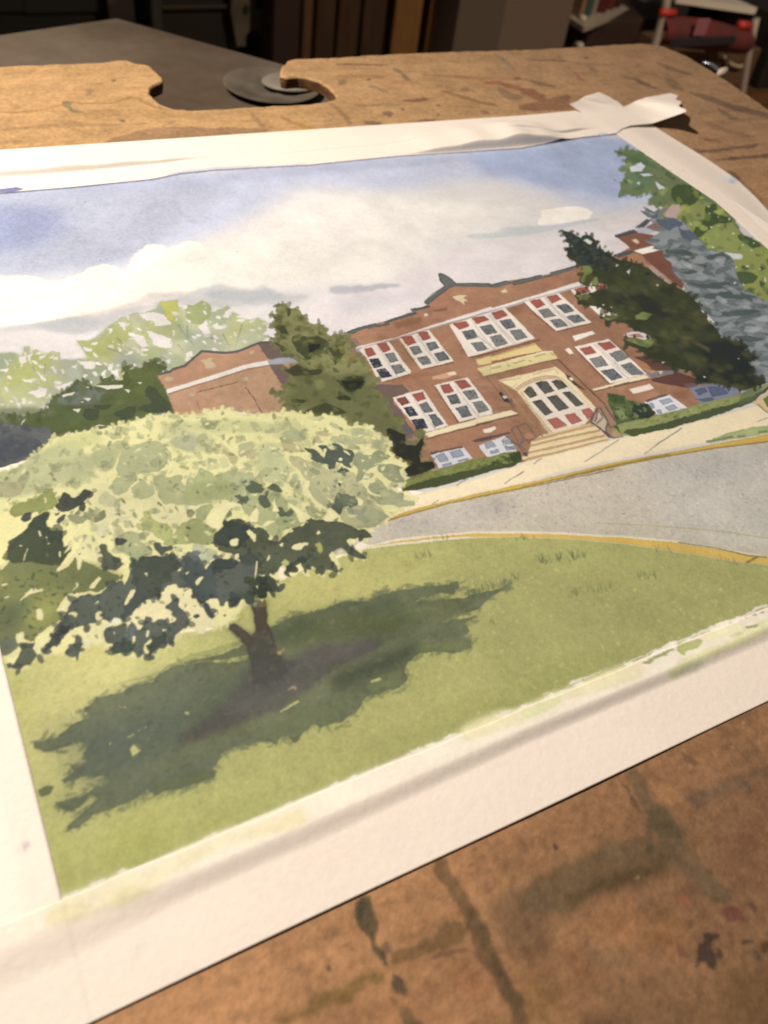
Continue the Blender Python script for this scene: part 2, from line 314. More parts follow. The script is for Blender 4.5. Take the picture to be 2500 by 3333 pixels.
# ---- school: main block
WA = 'Z 1121,1092 1169,1068 1221,1054 1263,1044 1341,1017 1389,993 1447,930 1594,925 1649,914 1767,896 1890,860 1960,850 2060,800 2200,900 2407,1261 2420,1290 2012,1380 1972,1432 1725,1505 1413,1530 1340,1560 1260,1480 1160,1200'
fill(WA, (164, 118, 90), 1, 0.6, 0.4, id=WALL, pool=0.28, gran=0.16)
dabs(WA, 160, (20, 110), [(142, 96, 70), (186, 138, 106), (164, 112, 86), (128, 90, 66), (172, 112, 88)], 0.5, 2.5, -0.35, 0.3, seed=6, blur=3, edge=0)
fill('A 600,640 780,580 900,570 900,620 760,680 620,690', (136, 92, 64), 0.7, 2)
fill('A 1010,500 1170,470 1180,500 1050,520', (130, 84, 60), 0.7, 1)
fill('C 1100,600 1659,600 1659,740 1000,900', (176, 124, 94), 0.5, 5)
fill('A 500,1240 780,1190 900,1160 1000,1200 760,1240 700,1300 640,1327', (150, 98, 72), 0.5, 2)
fill('C 330,200 450,170 700,180 760,240 770,280 600,320 600,380 700,460 760,620 820,690 700,760 640,640 540,430 480,280', (112, 92, 86), 0.95, 0.8, 0.8)
fill('A 130,800 200,800 230,860 190,930 300,1090 260,1100 200,990 130,960', (150, 118, 108), 0.9, 0.8)
# right-hand wing behind the spruces
fill('F 30,400 245,345 430,380 600,560 760,900 740,960 560,820 300,600 190,530', (124, 82, 66), 1, 0.6, 0.5, id=RWING)
fill('F 300,590 510,540 545,560 520,600 630,690 640,780 745,890 720,940 560,810 430,720', (116, 74, 61), 1, 0.5, 0.4)
fill('F 60,620 230,570 300,600 345,690 250,690 60,690', (170, 120, 86), 1)
fill('F 215,545 400,495 545,528 300,585', (232, 220, 206), 1, edge=0.05)
fill('F 310,600 345,690 430,720 660,930 640,940 400,780 330,690', (176, 150, 140), 0.7)
fill('F 183,430 235,420 275,455 245,472', (214, 184, 142), 1)
fill('F 320,300 430,240 520,260 520,340 440,340', (120, 84, 72), 0.9)
for s_ in ('F 0,378 210,315 247,342 20,408', 'F 220,300 350,205 400,222 310,300', 'F -20,590 190,538 222,562 50,622'): fill(s_, (80, 84, 86), 1, id=RWING)
fill('F 235,305 330,290 445,340 380,362 250,352', (166, 166, 175), 0.95)
line('F 20,400 247,340', (58, 58, 60), 4, 0.9)
# copings
for s_ in ('A 70,748 110,725 230,680 400,640 435,655 500,650 505,620 560,600 780,525 842,520 850,540 560,632 550,660 440,686 420,680 250,712 160,757', 'A 780,485 990,448 1000,470 860,500 800,518',
           'A 930,402 1150,237 1098,180 1080,105 1105,95 1150,112 1215,152 1280,203 1450,200 1640,206 1659,215 1659,247 1260,240 1200,262 1010,402 970,440 930,425',
           'B 0,205 140,210 150,238 200,205 330,172 380,192 700,108 720,125 790,112 800,85 1000,30 1120,0 1170,-10 1000,70 830,122 700,152 400,227 380,205 200,256 130,245 0,238'):
    fill(s_, (103, 106, 101), 1, 0.5, 0.4, id=COPING, edge=0.4)
for l_ in ('A 1085,105 1150,112 1215,152 1275,205 1190,245', 'A 1260,212 1450,206 1640,212', 'A 930,410 1010,330 1150,240', 'A 510,625 650,575 840,525', 'A 90,742 230,690 400,648', 'A 785,492 990,455', 'A 970,440 1080,350 1200,262', 'A 1090,120 1110,180 1150,236', 'B 150,240 330,178', 'B 380,198 700,113', 'B 800,92 1100,5', 'B 400,225 700,150'): line(l_, (72, 76, 76), 3, 0.75)
# cornice
fill('A 190,900 250,880 640,790 1000,665 1659,455 1659,512 1190,642 990,702 650,802 290,897 200,922', (234, 220, 209), 1, 0.5, 0.3, id=CORNICE, edge=0.03)
fill('B 0,520 320,430 900,250 1110,185 1155,228 900,300 330,467 0,556', (232, 218, 208), 1, 0.5, 0.3, id=CORNICE, edge=0.03)
line('A 290,895 650,800 990,700 1190,640 1659,510', (160, 150, 150), 5, 0.8); line('B 0,552 330,462 520,400 900,298 1155,225', (164, 160, 165), 6, 0.85)
line('A 250,878 640,788 1000,663 1659,453', (190, 120, 100), 3, 0.6)
fill('A 190,905 290,895 300,1000 240,960', (160, 165, 190), 0.9)
# windows: frame outline, red panels, dark panes
WINS = [
 ('A 230,930 270,900 550,838 790,1165 780,1188 480,1278 420,1222 300,1000', ['A 275,920 370,900 410,980 320,1005', 'A 420,865 525,845 570,930 485,960'],
  ['A 330,1025 430,1015 485,1100 385,1130', 'A 495,970 605,955 655,1045 565,1070', 'A 410,1140 505,1120 590,1215 470,1235', 'A 570,1095 680,1080 740,1160 625,1190']),
 ('A 670,805 980,710 1250,1050 900,1140', ['A 680,790 800,775 850,850 750,885', 'A 860,740 960,725 1005,800 915,830'],
  ['A 765,900 870,880 920,960 820,985', 'A 940,850 1050,835 1100,910 1000,945', 'A 845,1010 960,990 1015,1075 915,1100', 'A 1030,965 1140,940 1210,1030 1095,1055']),
 ('A 1205,655 B 310,467 640,800 A 1410,1005', ['A 1240,645 1380,610 1420,670 1310,710', 'A 1440,580 1580,555 1640,600 1500,650', 'B 160,525 280,490 345,550 220,600'],
  ['A 1330,725 1470,705 1515,790 1390,820', 'A 1430,850 1555,835 1630,920 1510,945', 'B 30,675 165,645 230,740 105,765', 'B 135,785 265,755 345,860 215,895', 'B 250,610 370,585 435,680 320,705', 'B 355,715 480,700 560,790 430,825']),
 ('B 510,405 890,305 1250,625 860,720', ['B 575,390 690,370 750,435 650,475', 'B 755,345 870,320 930,375 820,420'],
  ['B 665,490 780,470 865,555 735,580', 'B 860,440 985,420 1070,500 960,530', 'B 790,600 910,580 1000,660 870,685', 'B 965,560 1100,535 1190,605 1060,635']),
 ('B 1020,270 1180,230 1240,220 1420,200 1420,260 1300,282 1220,320 1070,328', ['B 1055,265 1180,235 1235,285 1120,325', 'B 1290,250 1350,195 1400,205 1420,250 1390,270 1300,280'], []),
 ('C 590,320 740,270 920,228 1190,622 970,692 800,590', ['C 630,330 720,300 780,370 690,405', 'C 790,285 920,250 955,330 860,360'],
  ['C 705,420 800,410 870,510 775,530', 'C 870,380 960,360 1035,465 935,485', 'C 790,560 920,540 970,650 850,665', 'C 970,500 1060,495 1140,600 1045,640']),
 ('C 1038,182 1400,98 1660,430 1665,490 1310,582', ['C 1100,185 1200,165 1255,250 1150,275', 'C 1255,145 1370,115 1440,195 1335,230'],
  ['C 1170,295 1280,270 1330,375 1230,395', 'C 1340,250 1470,225 1530,320 1420,345', 'C 1265,425 1395,400 1450,510 1340,535', 'C 1455,370 1560,345 1640,450 1520,485']),
 ('B 1058,890 1445,798 E 345,545 D 1450,318', ['B 1110,905 1240,875 1300,950 1180,980', 'B 1310,850 1450,825 1515,890 1390,925'],
  ['B 1215,1015 1355,980 1435,1090 1300,1115', 'D 1345,185 1480,155 1590,255 1470,295', 'B 1430,960 1560,920 1655,1000 1530,1055', 'E 65,455 180,420 330,550 185,565']),
 ('C 1000,935 1350,850 1460,975 1090,1087', [], ['C 1045,950 1150,915 1195,1000 1100,1020', 'C 1200,905 1320,870 1370,945 1240,975', 'C 1120,1040 1220,1015 1240,1060 1140,1085', 'C 1280,1000 1390,970 1440,980 1300,1020']),
 ('D 25,1000 310,893 420,1000 430,1065 120,1132', [], ['D 90,980 170,950 220,1010 110,1035', 'D 280,950 380,905 400,980 310,990', 'D 150,1060 240,1030 260,1070 160,1095', 'D 310,1020 420,990 425,1040 330,1060']),
 ('E 320,850 590,768 795,912 510,992 440,980', [], ['E 480,840 600,805 640,850 530,885', 'E 545,905 650,875 705,920 590,955', 'E 370,865 415,860 440,915 410,930', 'E 450,940 500,930 530,980 480,985']),
 ('E 810,690 900,670 1100,650 1400,710 1340,765 1060,862 930,862', [], ['E 870,720 980,690 1010,740 920,780', 'E 1010,680 1180,690 1240,760 1060,800', 'E 890,820 1060,800 1090,840 960,850']),
]
for i_, (fr_, reds_, pan_) in enumerate(WINS):
    blue = i_ == 11; low = i_ >= 8
    fill(fr_, (122, 126, 142) if blue else (214, 208, 208) if low else (234, 218, 201), 1, 0.5, 0.3, id=WIN0 + i_, edge=0.05)
    for k_, r_ in enumerate(reds_):
        fill(r_, (158, 84, 70) if (i_, k_) != (5, 0) else (104, 58, 52), 1, 0.5, 0.5, 0, edge=0.25)
        fill(r_, (176, 100, 86), 0.4, 1.5, 0.5, 1)
    for k_, r_ in enumerate(pan_):
        c_ = (88, 94, 118) if blue else (152, 158, 170) if low else ((58, 62, 74) if i_ in (0, 5) and k_ in (0, 2) else [(112, 113, 113), (124, 123, 119), (102, 104, 105), (130, 128, 123)][(k_ * 3 + i_) % 4])
        fill(r_, c_, 1, 0.5, 0.5, 0, edge=0.25)
        if not low:
            dabs(r_, 9, (5, 10), [(132, 134, 136), (118, 120, 124)], 0.7, 1.5, 0.9, 0.3, seed=20 + i_ * 9 + k_, edge=0)
            dabs(r_, 6, (5, 9), [(54, 58, 62)], 0.7, 1.5, 0.9, 0.3, seed=320 + i_ * 9 + k_, edge=0)
# mullion shadows and sills
for l_ in ('A 430,900 500,1000 640,1215', 'A 840,770 940,910 1080,1080', 'A 855,765 960,910 1095,1075', 'A 1440,600 1560,770 1659,880', 'B 130,545 250,690 410,870', 'B 150,540 270,690 435,865', 'B 0,780 90,840 220,925', 'B 20,770 200,920', 'B 735,355 860,500 1050,675', 'B 745,350 880,500 1065,670', 'C 820,330 930,500 1050,660', 'C 1265,190 1400,380 1530,525', 'B 1270,860 1430,1020 1659,1200', 'B 1290,855 1450,1010 1659,1180', 'D 1450,100 1659,270', 'E 0,420 90,560 160,590'): line(l_, (186, 176, 168), 3, 0.8)
for l_ in ('A 480,1278 780,1190', 'A 905,1142 1255,1065', 'A 1415,1010 1659,955', 'B 0,1000 640,825 690,820', 'B 865,722 1260,632', 'C 970,695 1190,628', 'C 1310,585 1659,500', 'A 680,830 770,990 900,1140', 'B 515,410 660,560 860,718', 'B 1062,895 1230,1080 1440,1290', 'C 1045,190 1180,400 1300,590', 'B 1440,800 1659,990'): line(l_, (104, 74, 58), 4, 0.75)
line('A 670,810 800,1000 905,1140', (226, 200, 150), 5, 0.8)
fill('C 940,700 1300,600 1659,500 1659,572 1300,662 950,762', (237, 217, 176), 1, 0.5, 0.4)
fill('D 0,700 200,655 370,612 462,655 0,772', (235, 214, 172), 1, 0.5, 0.4)
line('C 950,764 1300,666 1659,574', (104, 76, 62), 5, 0.85); line('D 0,775 200,725 460,660', (110, 78, 62), 5, 0.85)
fill('D 1250,385 1450,330 1659,270 1659,300 1280,405', (230, 212, 178), 1); fill('E 0,640 190,590 330,550 385,590 0,682', (226, 210, 176), 1)
line('D 1280,408 1659,305', (110, 76, 60), 4, 0.8); line('E 0,688 380,598', (104, 70, 56), 5, 0.85)
fill('E 310,500 400,540 700,490 720,520 400,585', (112, 116, 128), 0.95)
fill('E 480,515 525,515 500,550', (220, 200, 170), 1)
for s_ in ('C 985,915 1340,835 1352,857 1012,932', 'C 1440,780 1659,728 1659,766 1480,802', 'D 0,930 350,850 390,870 0,960', 'E 330,835 560,763 592,775 352,857'): fill(s_, (98, 84, 80), 0.95)
for s_, c_ in (('A 1015,1220 1180,1175 1265,1160 1280,1190 1150,1240 1030,1250', (216, 166, 128)), ('A 1180,1180 1262,1160 1280,1190 1200,1205', (240, 214, 186)), ('B 1040,772 1260,715 1292,745 1070,826', (240, 226, 210)), ('B 955,920 1000,900 1057,955 1010,972', (240, 222, 206)), ('C 1560,682 1659,640 1659,682 1590,702', (240, 220, 200)), ('D 75,827 200,790 216,820 90,866', (240, 222, 202)), ('E 162,717 385,655 432,700 210,767', (228, 208, 192)), ('A 918,540 955,530 978,555 935,567', (224, 204, 176)), ('A 1240,352 1300,335 1350,335 1392,340 1355,362 1402,402 1365,402 1372,442 1330,410 1275,385', (220, 196, 156)), ('B 258,286 315,265 337,300 280,307', (222, 198, 158)), ('B 1220,442 1290,430 1375,482 1392,557 1340,557', (236, 222, 206)), ('B 1390,540 1440,510 1560,525 1500,550', (226, 214, 200)), ('B 1590,760 1630,740 1659,745 1659,780', (226, 214, 200)), ('E 92,128 200,85 320,95 410,145 360,185 250,160', (206, 196, 194)), ('E 150,125 260,108 330,160 230,150', (176, 116, 98))):
    fill(s_, c_, 1, 0.6, 0.6, edge=0.05)
fill('E 200,365 370,350 520,430 640,480 700,500 480,515 380,500 330,420', (92, 62, 54), 0.95, 0.8); fill('E 270,430 350,430 410,490 370,500', (176, 116, 78), 0.9)
fill('E 390,600 700,530 880,590 940,650 760,690 560,660 420,630', (92, 60, 54), 0.95, 0.8)
fill('E 740,650 930,640 900,680 800,700', (112, 84, 84), 0.9)
# entrance: two cream bands, surround, arched door, steps, railings, lanterns
fill('B 0,1040 640,850 715,930 700,942 40,1087', (228, 200, 134), 1, id=SIGN, edge=0.1); fill('B 20,1130 720,942 820,935 882,1015 85,1212', (224, 204, 142), 1, id=SIGN, edge=0.1)
line('B 30,1085 700,945', (158, 96, 66), 6, 0.9); line('B 20,1040 330,950 640,862', (176, 140, 90), 4, 0.6); line('B 85,1214 880,1020', (116, 96, 72), 4, 0.8)
for l_ in ('B 95,1140 120,1165', 'B 130,1135 270,1105', 'B 330,1080 360,1105', 'B 400,1075 530,1035', 'B 570,1040 600,1050', 'B 630,1000 750,965', 'B 800,945 840,985', 'B 100,1140 110,1170'): line(l_, (150, 152, 116), 5, 0.7)
line('B 30,1130 720,945 830,938', (240, 226, 190), 4, 0.8)
fill('A 1480,1030 1659,985 1659,1075 1520,1090', (224, 196, 130), 1, id=SIGN); fill('A 1510,1130 1659,1090 1659,1180 1580,1210', (216, 198, 140), 1, id=SIGN)
fill('D 235,290 860,143 960,220 1300,585 1285,625 1180,765 830,872 800,884 440,410', (234, 211, 164), 1, 0.5, 0.3, id=DOOR)
fill('D 430,380 520,320 640,270 760,240 860,235 960,280 1290,620 1180,755 850,845 620,600 480,440', (226, 200, 160), 0.8, 0.7, 0.3)
fill('D 510,400 560,350 640,310 740,285 850,278 935,290 1000,345 1290,625 1180,752 850,842 640,610', (228, 210, 190), 1, 0.5, 0.3, edge=0.05)
for l_ in ('D 415,395 500,330 620,272 740,245 860,245 915,285', 'D 440,400 520,345 640,290 760,268 860,262'): line(l_, (188, 150, 114), 5, 0.8)
for l_ in ('D 240,300 480,270 390,370 300,330', 'D 610,230 720,195 850,165 890,220', 'D 250,310 400,500 640,790'): line(l_, (176, 146, 102), 4, 0.6)
for l_ in ('D 490,420 560,540 640,640 820,855', 'D 470,450 600,620 800,860'): line(l_, (164, 144, 124), 4, 0.7)
for s_ in ('D 510,415 560,355 600,358 665,455 580,482', 'D 635,320 700,295 762,298 850,405 740,440', 'D 810,300 870,282 930,293 995,360 890,395', 'D 605,520 700,495 830,640 740,675', 'D 760,470 870,445 1005,590 890,630', 'D 930,420 1010,405 1165,550 1075,577'):
    fill(s_, (92, 89, 82), 1, 0.5, 0.3, 0, edge=0.25); dabs(s_, 5, (8, 18), [(96, 94, 86), (58, 58, 58)], 0.6, 1.6, 0.8, 0.3, seed=77, edge=0)
for s_ in ('D 760,715 880,690 980,775 850,817', 'D 950,665 1060,640 1150,730 1030,767', 'D 1130,605 1220,585 1290,650 1210,717'): fill(s_, (176, 102, 90), 1, 0.5, 0.4, 0, edge=0.25)
line('D 860,812 980,780', (176, 130, 100), 5, 0.8)
fill('D 600,935 720,880 1240,758 1330,808 1445,930 580,1172 485,1142 540,1050', (228, 200, 150), 1, 0.5, 0.3, id=STEPS)
for l_ in ('D 610,945 900,865 1270,775', 'D 575,1003 900,920 1340,828', 'D 560,1078 900,1000 1385,885', 'D 540,1150 900,1060 1425,935'): line(l_, (186, 148, 106), 8, 0.9)
for l_ in ('D 570,985 900,900 1330,808', 'D 565,1058 900,978 1370,860', 'D 560,1120 900,1040 1410,912'): line(l_, (238, 214, 168), 5, 0.7)
line('D 520,1168 580,1175', (150, 116, 84), 4, 0.8)
fill('D 375,830 440,790 540,755 600,830 665,900 600,960 560,1112 500,1105 470,1045 370,960', (156, 114, 86), 0.95, 0.6, 0.8, id=RAIL)
fill('D 520,870 590,850 630,910 540,950', (190, 130, 100), 0.8)
for l_ in ('D 380,840 400,800 540,760 600,860', 'D 385,830 440,940 480,1040 540,1100', 'D 440,790 500,900 560,960', 'D 400,960 460,1000 520,940 600,930', 'D 270,950 340,900 430,990', 'D 280,950 300,1000 400,1030', 'D 500,900 480,1000 540,1050', 'D 600,830 660,900 560,970', 'D 640,830 720,900'): line(l_, (104, 88, 92), 4, 0.75)
fill('D 500,1080 550,1070 560,1115 510,1120', (78, 76, 92), 0.9)
fill('D 1290,592 1380,570 1420,600 1540,770 1585,892 1440,915 1245,742', (158, 124, 90), 0.9, 0.6, 0.5, id=RAIL2)
fill('D 1300,640 1350,640 1420,740 1380,850 1260,740', (206, 186, 160), 0.7)
for l_ in ('D 1240,745 1270,650 1310,590 1345,590 1425,730', 'D 1240,745 1330,800 1430,890', 'D 1425,730 1400,850 1480,915 1590,895', 'D 1310,600 1300,700 1280,740', 'D 1345,640 1370,690 1300,760', 'D 1420,740 1450,800 1540,770', 'D 1390,560 1530,760', 'D 1410,860 1440,910'): line(l_, (80, 78, 98), 5, 0.85)
fill('D 1460,850 1500,810 1570,880 1560,900 1480,900', (176, 150, 106), 1)
fill('D 238,432 262,412 310,458 345,490 392,552 300,525 280,480', (62, 62, 72), 1); fill('D 285,462 325,455 338,485 300,492', (220, 206, 196), 1)
fill('D 380,480 400,540 460,590 400,595 340,520', (112, 92, 76), 0.8)
fill('D 958,215 1012,240 1050,290 1105,340 1190,392 1150,385 1060,340 985,270', (74, 66, 62), 0.95); fill('D 1005,262 1040,258 1048,285 1018,290', (240, 226, 206), 1)
line('D 880,62 1080,250 1395,552', (98, 76, 62), 5, 0.85); line('D 100,245 240,410', (120, 84, 66), 4, 0.6); line('D 430,600 560,740 650,850', (140, 104, 76), 5, 0.6)
fill('D 400,560 520,600 560,730 720,890 640,880 560,760 460,650', (170, 126, 90), 0.7, 1)
# ---- pavement, kerbs, road, lawn
fill('M -120,800 0,755 150,600 240,500 300,545 620,470 1010,340 1050,320 1659,160 N 600,370 720,350 1100,270 1659,120 2600,-100 2600,120 1659,335 1100,420 700,500 350,575 0,665 M 1200,430 600,570 270,655', (240, 219, 178), 1, 0.6, 0.4, id=WALK, clip=RM, pool=0.08)
for l_ in ('C 1280,1275 1340,1225 1410,1190', 'D 440,1327 515,1275', 'D 615,1205 660,1165 710,1135', 'D 1170,1172 1320,1080 1540,930', 'M 420,615 475,575', 'M 915,468 990,420 1048,382', 'N 825,470 930,390 1080,295', 'E 440,1327 600,1220 730,1130', 'E 1540,1065 1659,1020'): line(l_, (140, 130, 134), 4, 0.75)
fill('E 990,1282 1100,1230 1250,1180 1400,1140 1659,1100 2200,1020 2200,1100 1659,1195 1300,1252 1050,1292', (154, 162, 104), 1, 0.6, 0.8, id=VERGE, clip=RM)
for l_ in ('E 990,1280 1150,1250 1290,1225', 'E 1330,1225 1420,1215', 'E 1560,1180 1659,1165'): line(l_, (96, 112, 72), 8, 0.8)
fill('M -200,830 0,758 270,655 600,575 850,520 1200,440 1659,340 N 2600,180 2600,1300 1659,1170 1200,1095 800,1045 400,1015 0,1005 M 1000,800 700,800 450,820 200,845 0,885 -200,900', (200, 186, 166), 1, 0.6, 0.4, id=ROAD, clip=RM, gran=0.16, pool=0.12)
fill('N 700,600 1200,480 1659,420 2600,300 2600,1250 1659,1150 1200,1080 900,1000 1000,800', (188, 181, 168), 0.75, 22, clip=RM, gran=0.16)
fill('N 850,560 1250,460 1659,400 1659,520 1300,620 900,640', (168, 162, 154), 0.6, 12, clip=RM, gran=0.18)
fill('M 100,760 600,620 900,560 1000,640 700,760 200,830', (188, 178, 168), 0.6, 9, gran=0.16)
dabs('M 0,770 600,590 1200,460 1659,370 N 1659,420 1659,1130 800,1020 0,990 M 700,790 200,835', 700, (4, 11), [(160, 152, 142), (168, 162, 156), (216, 202, 180), (146, 142, 136)], 0.55, 1.3, seed=9, edge=0)
line('N 480,938 800,952 1100,970 1400,998 1659,1040 2400,1190', (178, 162, 112), 4, 0.8, clip=RM); line('N 670,876 700,876', (150, 70, 60), 3, 0.8)
fill('M -200,835 0,755 270,650 450,605 800,520 1200,430 1659,320 N 1659,335 2600,110 2600,170 1659,388 1300,432 1000,482 700,542 350,620 0,697 M 1200,467 850,537 550,602 300,667 100,737', (208, 170, 78), 1, 0.5, 0.4, id=FCURB, clip=RM)
for l_ in ('M 0,758 300,668 550,600 850,535 1200,465 1659,368', 'N 0,695 350,620 700,540 1000,480 1300,430 1659,385'): line(l_, (138, 108, 56), 5, 0.75)
line('N 300,625 700,530 1000,470', (120, 104, 60), 6, 0.6)
fill('K 1130,1010 1200,960 M 0,885 200,840 450,815 700,793 1000,790 1300,793 1659,820 N 300,1005 700,1025 1000,1050 1300,1100 1659,1160 2600,1330 2600,1420 1659,1222 1400,1192 1000,1127 700,1082 300,1047 0,1042 M 1000,832 800,832 500,852 200,888 0,908 K 1180,1030', (236, 222, 196), 1, 0.5, 0.4, id=NCURB, clip=RM)
fill('M -30,900 200,858 450,828 700,805 1000,808 1300,808 1659,832 N 300,1020 700,1038 1000,1066 1300,1112 1659,1170 2600,1350 2600,1410 1659,1220 1400,1190 1000,1125 700,1080 300,1045 0,1040 M 1000,830 800,828 600,832 400,848 200,872', (222, 180, 84), 1, 0.5, 0.5, clip=RM)
line('N 1050,1068 1300,1105 1520,1155 1659,1168', (120, 92, 60), 5, 0.8); line('N 1510,1205 1590,1165', (100, 84, 50), 8, 0.8)
LW = 'Z -900,3100 -900,1900 100,2000 400,2080 700,2050 800,1950 1000,1850 1150,1800 M 0,908 200,886 500,852 800,832 1000,830 N 0,1042 300,1047 700,1082 1000,1127 1400,1192 1659,1222 2600,1425 2600,3000 Z 3000,3400 0,3400'
fill(LW, (177, 174, 104), 1, 0.5, 0.4, id=LAWN, clip=RM, gran=0.18, pool=0.10, edge=0.05)
def lawn(s, col, a, b): fill(s, col, a, b, 1, 1, clip=RM, gran=0.14)
lawn('Z -300,2100 500,2000 700,2200 400,2400 200,2700 -300,2900', (222, 211, 136), 0.85, 40)
lawn('Z 850,1870 1400,1800 1500,2000 1250,2050 1000,1990 850,2000', (196, 186, 112), 0.75, 25)
lawn('Z 900,2420 1200,2280 1600,2150 1700,2200 1300,2420 900,2600 600,2700', (178, 172, 104), 0.7, 25)
lawn('Z 1500,1800 2600,1850 2600,2000 2000,2200 1500,2250 1450,2000', (160, 156, 96), 0.7, 40)
lawn('Z 200,2900 250,2700 600,2600 700,2680 400,2830', (190, 186, 104), 0.7, 25)
lawn('Z 340,2740 500,2700 640,2690 420,2830 330,2810', (156, 158, 78), 0.6, 14)
lawn('Z 600,2680 1000,2540 1400,2400 1700,2280 2100,2100 2300,2050 2000,2130 1600,2280 1000,2530 660,2715', (148, 150, 78), 0.65, 8)
dabs('Z 0,2200 900,1880 1400,1800 2500,1850 2500,1970 1700,2290 700,2700 230,2850', 1800, (5, 16), [(204, 196, 120), (146, 146, 82), (162, 162, 94), (208, 200, 128)], 0.34, 1.6, seed=10, blur=1, edge=0)
lawn('Z 0,2150 60,2200 200,2900 260,2890 120,2500', (176, 172, 88), 0.5, 5)
G_ = (92, 104, 72)
for i_, (x_, y_, w_, h_, n_, sl_, a_) in enumerate([(1345, 1822, 60, 28, 16, -0.15, .5), (1755, 1835, 165, 34, 36, -0.12, .75), (1520, 1945, 170, 36, 44, -0.30, .75), (1850, 1945, 150, 34, 26, -0.18, .55), (2080, 1885, 60, 30, 12, -0.1, .7), (1590, 2035, 40, 26, 9, 0, .5), (1455, 2080, 60, 34, 12, -0.1, .55), (1390, 1765, 90, 22, 12, -.12, .6), (1680, 1758, 60, 22, 10, 0, .7), (2130, 1790, 60, 24, 7, .1, .6), (2330, 1820, 90, 26, 10, .25, .6), (1330, 1938, 70, 26, 9, -.2, .4), (230, 2345, 55, 34, 8, -.2, .6), (420, 2635, 70, 40, 12, -.4, .5)]):
    ticks(x_, y_, w_, h_, n_, G_, sl_, 0.25, 30 + i_, a_)
# ---- the tree's cast shadow on the lawn
SD = 'P 1659,-40 1540,10 1290,20 1040,42 1030,70 960,90 940,140 850,162 700,212 600,242 560,240 530,290 470,310 462,350 510,395 430,422 320,480 300,525 230,530 132,555 135,592 200,607 300,607 400,562 500,553 470,600 447,640 490,680 440,712 342,703 382,750 318,822 330,838 480,778 590,785 622,832 530,862 430,912 350,932 268,950 280,1000 370,1018 450,972 520,900 560,932 480,1010 338,1130 370,1152 440,1122 540,1040 640,1010 760,972 900,880 940,922 1100,862 1350,792 1340,722 1400,642 1659,520 L 300,1330 500,1270 620,1300 700,1230 740,1285 780,1230 880,1150 920,1190 1060,1160 1130,1100 1220,1010 1250,970 1440,922 1510,850 O 270,1060 240,1010 250,960 330,890 560,880 680,850 690,800 640,780 690,740 650,690 722,645 480,670 600,630 740,580 830,500 950,430 800,470 700,490 650,520 450,520 300,540 340,520 500,480 540,490 580,500 615,440 610,395 480,430 350,442 200,462 0,527 L 1400,265 1200,330 1100,330 900,390 700,450 560,520 380,640 150,720 0,757'
fill(SD, (109, 113, 84), 0.97, 0.6, 1.3, id=SHADE, clip=RM, pool=0.25, gran=0.16)
fringe(SD, (116, 121, 88), (12, 40), 12, 3.2, -0.4, 0.6, 50, RM, 0.35)
SM = mask(SD)
def shd(s, col, a, b): fill(s, col, a, b, 1, 1, clip=SM, gran=0.12)
shd('P 100,500 500,380 900,150 1100,60 1400,100 1100,400 900,700 600,1000 300,1150', (106, 112, 92), 0.75, 14)
shd('P 250,560 700,440 1100,330 1350,420 1000,640 600,760 350,800', (92, 102, 90), 0.5, 6)
shd('P 700,900 1200,700 1500,560 1659,480 1659,700 1200,800 800,960', (96, 102, 92), 0.6, 8)
shd('P 1100,300 1500,60 1659,0 1659,200 1300,420', (88, 98, 82), 0.6, 10)
shd('L 620,480 900,400 1200,340 1450,330 1600,420 1500,580 1100,600 800,640 680,640', (88, 94, 60), 0.8, 8)
shd('L 1000,820 1300,720 1580,600 1560,680 1300,840 1000,960', (70, 78, 62), 0.8, 5)
shd('L 850,390 1180,320 1180,370 900,420', (76, 88, 70), 0.6, 3); shd('O 0,540 180,500 220,580 0,640', (72, 84, 76), 0.5, 4)
shd('L 600,1100 1000,1000 1240,960 1100,1100 900,1180 760,1230', (108, 116, 80), 0.6, 5)
shd('L 1250,860 1500,780 1440,910 1230,960', (118, 124, 82), 0.7, 2.5); shd('O 330,830 680,800 660,850 340,890', (120, 126, 78), 0.7, 2)
shd('P 920,840 1350,720 1340,790 950,920', (106, 114, 76), 0.7, 1.2); shd('O 200,560 500,540 640,560 560,640 300,640', (112, 118, 74), 0.6, 3)
shd('O 0,560 180,480 420,450 600,420 600,500 300,620 0,700', (100, 108, 74), 0.5, 4); shd('L 380,660 560,520 800,430 900,470 700,600 600,640', (78, 90, 66), 0.55, 5); shd('P 480,260 800,190 1000,120 1050,220 700,330 500,370', (116, 120, 90), 0.45, 4)
shd('P 120,880 260,950 560,880 520,960 300,1020', (98, 106, 76), 0.5, 2)
fill('P 145,872 200,840 262,850 240,900 160,918', (110, 116, 82), 0.95, 0.7, 0.7, 1, clip=RM); fill('Z 330,2245 500,2200 L 0,700 330,610 370,640 0,750', (150, 156, 96), 0.6, 0.8, 1)
dabs(SD, 520, (8, 30), [(84, 92, 72), (122, 124, 92), (92, 98, 72)], 0.38, 1.8, -0.4, 0.4, seed=12, blur=1, edge=0)
for s_ in ('P 775,600 800,572 845,610 790,652', 'P 700,300 720,318 755,310 715,322', 'P 1145,352 1175,345 1165,368', 'P 755,518 800,495 800,502 760,522', 'P 630,555 645,560 638,568', 'L 1260,870 1320,850 1335,862 1265,882', 'L 640,1070 770,1000 778,1010 650,1078', 'P 915,585 925,590 918,595', 'P 820,480 880,445 880,450', 'L 0,1075 30,1075 20,1092'): fill(s_, (196, 192, 120), 0.95, 0.5, 0.4, edge=0)
ticks(1260, 2250, 80, 34, 14, (120, 128, 80), -.2, .1, 60, .6); ticks(860, 2400, 120, 40, 14, (112, 120, 78), -.3, .1, 61, .6)
